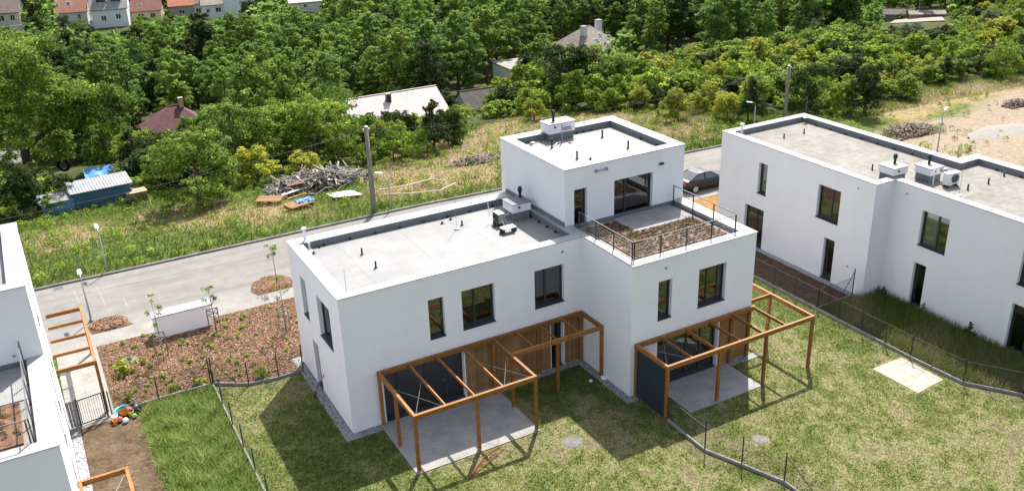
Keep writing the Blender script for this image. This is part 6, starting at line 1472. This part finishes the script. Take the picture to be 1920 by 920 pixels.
# tall grass strip on the left
M['tall_blade'] = leafmat('tall_blade', [(0, (.085, .135, .022)), (.4, (.195, .27, .06)), (.75, (.31, .38, .12)), (1, (.44, .43, .2))], .45, 0)
k = 40000; Xs = RNG.uniform(-8.2, -4.6, k); Ys = RNG.uniform(-9, 7.4, k); m_ = poly_mask(Xs, Ys, [(-8.0, -30), (-4.62, -30), (-4.62, 7.35), (-7.7, 7.25), (-8.1, 5.2), (-7.9, 2.5)]) > RNG.normal(.02, .14, k)
Xs, Ys = Xs[m_], Ys[m_]; k = len(Xs); cl_ = noise2(Xs, Ys, 3.6) * .6 + noise2(Xs + 3, Ys, 9.1) * .4
tag(blades('tall_grass', np.stack([Xs, Ys, np.zeros(k)], -1), RNG.uniform(.2, .6, k) * (.45 + .9 * cl_), RNG.uniform(.025, .06, k), 'tall_blade', .1 + .7 * cl_ + RNG.normal(0, .2, k), .75), 'lush tall green grass in the strip left of the fence', 'grass', kind='stuff')
# rough grass in front of the right house
k = 36000; Xs = RNG.uniform(25.9, 32, k); Ys = RNG.uniform(-16, -2.4, k); m_ = (poly_mask(Xs, Ys, [(26, -11.4), (27.4, -13.4), (31, -16.5), (30.38, -15), (30.38, -2.8), (29, -2.8), (29, -2.5), (26, -2.5)]) > .05)
Xs, Ys = Xs[m_], Ys[m_]; k = len(Xs)
tag(blades('rough_grass', np.stack([Xs, Ys, np.zeros(k)], -1), RNG.uniform(.2, .6, k), RNG.uniform(.02, .045, k), 'grass_blade', .45 + .45 * (noise2(Xs, Ys, 1.2) - .35) + RNG.normal(0, .15, k), .45), 'long brownish grass between the right fence and the right house', 'grass', kind='stuff')
# meadow beyond the road
k = 200000; Xs = RNG.uniform(-26, 90, k); Ys = RNG.uniform(24.6, 62, k); Xs[: k // 4] = RNG.uniform(40, 90, k // 4); Ys[: k // 4] = RNG.uniform(4, 40, k // 4)
dO = poly_mask(Xs, Ys, OPEN); dS = poly_mask(Xs, Ys, SAND); dT = np.max([poly_mask(Xs, Ys, q_) for q_ in STRAW], 0)
pat = noise2(Xs, Ys, .8) * .5 + noise2(Xs, Ys, .27) * .5
m_ = (dO > -1.5) & ~((dS > .3) & (RNG.random(k) > .03 + .5 * (noise2(Xs, Ys, .5) > .72))) & ((Ys > 24.62) | (Xs > 41)) & ~((Ys > 14) & (Ys < 24.6))
Xs, Ys, dT, pat, dO = Xs[m_], Ys[m_], dT[m_], pat[m_], dO[m_]; k = len(Xs)
straw = np.clip(.5 + dT / 5, 0, 1) * (.55 + .75 * pat)
verge = np.clip(1 - (Ys - 24.6) / 4.5, 0, 1) * (Xs < 45)
tint = .02 + .30 * pat + .72 * straw - .10 * verge + RNG.normal(0, .11, k)
hgt = RNG.uniform(.16, .5, k) * (.75 + .5 * pat) * (1 + .6 * verge); inS = dS[m_] > .3; hgt = np.where(inS, hgt * .45, hgt)
tag(blades('meadow_grass', np.stack([Xs, Ys, tz(Xs, Ys) - .04], -1), hgt, RNG.uniform(.035, .085, k) * np.where(inS, .5, 1), 'grass_blade', tint, .65), 'rank meadow grass beyond the road, green on the verge and straw-coloured behind', 'grass', kind='stuff')
# taller weeds in clumps on the verge and meadow
nw = 2600; Xw = RNG.uniform(-22, 85, nw); Yw = np.where(Xw > 50, RNG.uniform(5, 45, nw), RNG.uniform(24.9, 50, nw)); okw = (poly_mask(Xw, Yw, OPEN) > .5) & ((poly_mask(Xw, Yw, SAND) < 0) | (RNG.random(nw) < .3)); Xw, Yw = Xw[okw], Yw[okw]
lobw = [(x_, y_, float(tz(x_, y_)) + .15, r_) for x_, y_, r_ in zip(Xw, Yw, RNG.uniform(.08, .22, len(Xw)) * (1 + 1.8 * RNG.random(len(Xw)) ** 3))]
Vw, Fw, Tw = leaves(np.random.default_rng(77), lobw, 60000, .11, flat=1.0, jit=1.0)
tag(link(bpy.data.objects.new('meadow_weeds', npmesh('meadow_weeds', Vw, Fw, 'leaf_mid', Tw))), 'leafy weeds growing in clumps through the meadow beyond the road', 'weeds', kind='stuff')
# weeds at the foot of the right house
for i, (y, h) in enumerate(((-5.9, .8), (-7.0, .4), (-7.9, .35), (-8.7, .95), (-9.1, .4), (-3.3, .7), (-2.95, .55), (-9.9, .35), (-6.4, .4))):
    plant('cone', 'leaf_dark' if i % 2 else 'leaf_mid', ((30.05 if y < -2.8 else 29.6), y, 0), h, i, 'wild weed growing against the wall of the right house', 'weed', 'weeds at the foot of the right house', 1 + i % 2, 420, .5, 'weed', .8)
# sedum on the green roof: a carpet of small plants
def sedum(name, poly, n, z, parent):
    xs = [q_[0] for q_ in poly]; ys = [q_[1] for q_ in poly]; X = RNG.uniform(min(xs), max(xs), n); Y = RNG.uniform(min(ys), max(ys), n); ok = poly_mask(X, Y, poly) > .05; X, Y = X[ok], Y[ok]; n = len(X)
    lob = [(x, y, z, RNG.uniform(.05, .10)) for x, y in zip(X, Y)]; rng = np.random.default_rng(3)
    V, F, T = leaves(rng, lob, n * 14, .055); kk = rng.normal(0, .3, 1)
    o = link(bpy.data.objects.new(name, npmesh(name, V, F, M['sedum'], np.clip(T + rng.normal(0, .2, len(T) // 4).repeat(4), 0, 1))), parent); o['kind'] = 'stuff'; return o
M['sedum'] = leafmat('sedum', [(0, (.035, .04, .018)), (.4, (.09, .09, .032)), (.65, (.17, .125, .05)), (.85, (.22, .085, .05)), (1, (.30, .15, .10))], .2, 0)
sedum('sedum_carpet', bedp, 1500, 6.51, house)
sedum('sedum_carpet', [(-16, -3.9), (-12.1, -3.9), (-12.1, -1.2), (-16, -1.2)], 220, 6.51, h3)
# -- small plants set out in the mulch bed
pm_ = []
for s_ in range(3):
    rng = np.random.default_rng(90 + s_); V, F, T = leaves(rng, [(0, 0, .08, .11), (.06, .04, .12, .08), (-.06, .03, .1, .08)], 60, .075, up=1.0); pm_.append(npmesh('small_plant', V, F, ['leaf_mid', 'leaf_yellow', 'leaf_bright'][s_], T))
tries = 0; pts_ = []
while len(pts_) < 190 and tries < 6000:
    tries += 1; x = random.uniform(-8.9, 3.2); y = random.uniform(6.7, 14.7)
    if poly_mask(np.array([x]), np.array([y]), BED)[0] < .2 or any((x - a) ** 2 + (y - b) ** 2 < .10 for a, b in pts_): continue
    if -6.3 < x < -2.9 and 13.6 < y: continue
    pts_.append((x, y)); s = random.uniform(.35, 1.0) ** 1.3 * 1.15
    o = inst('bedding_plant', random.choice(pm_), None, (x, y, .02), random.uniform(0, 6.28), (s, s, s * random.uniform(.8, 1.3)))
    zn = 'near the white meter box' if y > 12.6 and x < -2 else ('near the middle house' if x > -1.2 else ('along the fence' if y < 8.6 else ('near the entrance path' if x < -6.5 else 'amid the bed')))
    tag(o, 'small %s plant in the mulch %s' % ('yellow-green' if o.data == pm_[1] else ('bushy green' if o.data == pm_[0] else 'bright green'), zn), 'plant', 'small plants in the mulch bed')
for i, (x, y, h, lb, mt) in enumerate(((-8.05, 11.2, .85, 'bright yellow-green young bush beside the manhole lid in the mulch bed', 'leaf_yellow'), (-2.3, 7.0, .6, 'leafy green clump inside the short bent fence', 'leaf_mid'), (-5.2, 7.95, .4, 'low green clump behind the corner fence post', 'leaf_bright'), (-8.4, 8.3, .4, 'low green clump near the entrance pergola post', 'leaf_mid'), (-6.3, 8.1, .35, 'low green clump along the fence of the mulch bed', 'leaf_bright'))):
    plant('bush', mt, (x, y, 0), h, i, lb, 'bush', None, 1 + i % 3, 380, .42, 'bush', 1.25)
# -- young staked trees
def young(x, y, h, label, z=0.0, stakes=True):
    t = thing('young_tree', label, 'young tree', (x, y, z)); rng = np.random.default_rng(int(abs(x) * 31))
    MB().tube([(0, 0, -.1), (.02, .01, h * .5), (-.02, .02, h)], [.028, .02, .007], 7).build('trunk', 'trunk', t)
    tw = MB(); Ls = []
    for i in range(9):
        z0 = h * rng.uniform(.5, .95); a = rng.uniform(0, 6.28); L = rng.uniform(.2, .42); e = (L * math.cos(a), L * math.sin(a), z0 + .28); tw.tube([(0, .01, z0), e], [.01, .004], 5); Ls.append((*e, .17))
    tw.build('twigs', 'trunk', t); V, F, T = leaves(rng, Ls + [(0, 0, h, .14)], 190, .095, shell=.2); link(bpy.data.objects.new('crown', npmesh('crown', V, F, 'leaf_mid', T)), t)
    if stakes:
        for i in range(3):
            a = 2.09 * i + .5; MB().tube([(.34 * math.cos(a), .34 * math.sin(a), -.1), (.32 * math.cos(a), .32 * math.sin(a), 1.45)], .03, 7).build('stake', 'bark', t)
        for i in range(3):
            a, b = 2.09 * i + .5, 2.09 * (i + 1) + .5
            for zz in (1.4, 1.12): MB().bar((.33 * math.cos(a), .33 * math.sin(a), zz), (.33 * math.cos(b), .33 * math.sin(b), zz), .02, .06).build('crossbar', 'bark', t)
young(-6.16, 11.68, 3.3, 'thin young tree tied to three stakes in front of the white meter box'); young(.16, 11.05, 3.2, 'thin young tree tied to stakes nearest the middle house'); young(-3.17, 12.9, 2.7, 'thin young staked tree whose shadow falls on the meter box', stakes=True)
young(1.35, 17.0, 2.3, 'slender sapling in the mulch island on the roadside', .1, False)

# ------------------------------------------------------------------ look-alikes are told apart by their order in the view
ONES = ['', 'first', 'second', 'third', 'fourth', 'fifth', 'sixth', 'seventh', 'eighth', 'ninth', 'tenth', 'eleventh', 'twelfth', 'thirteenth', 'fourteenth', 'fifteenth', 'sixteenth', 'seventeenth', 'eighteenth', 'nineteenth']
def nth(i):
    if i < 20: return ONES[i]
    t = {2: ('twentieth', 'twenty-'), 3: ('thirtieth', 'thirty-'), 4: ('fortieth', 'forty-'), 5: ('fiftieth', 'fifty-')}[i // 10]
    return t[0] if i % 10 == 0 else t[1] + ONES[i % 10]
same = {}
for o in C.objects:
    if o.parent is None and o.get('group') and o.get('label'): same.setdefault(o['label'], []).append(o)
for lb, os_ in same.items():
    if len(os_) > 1:
        os_.sort(key=lambda o: px(o.location)[0])
        for i, o in enumerate(os_): o['label'] = lb + ', ' + nth(i + 1) + ' from left'
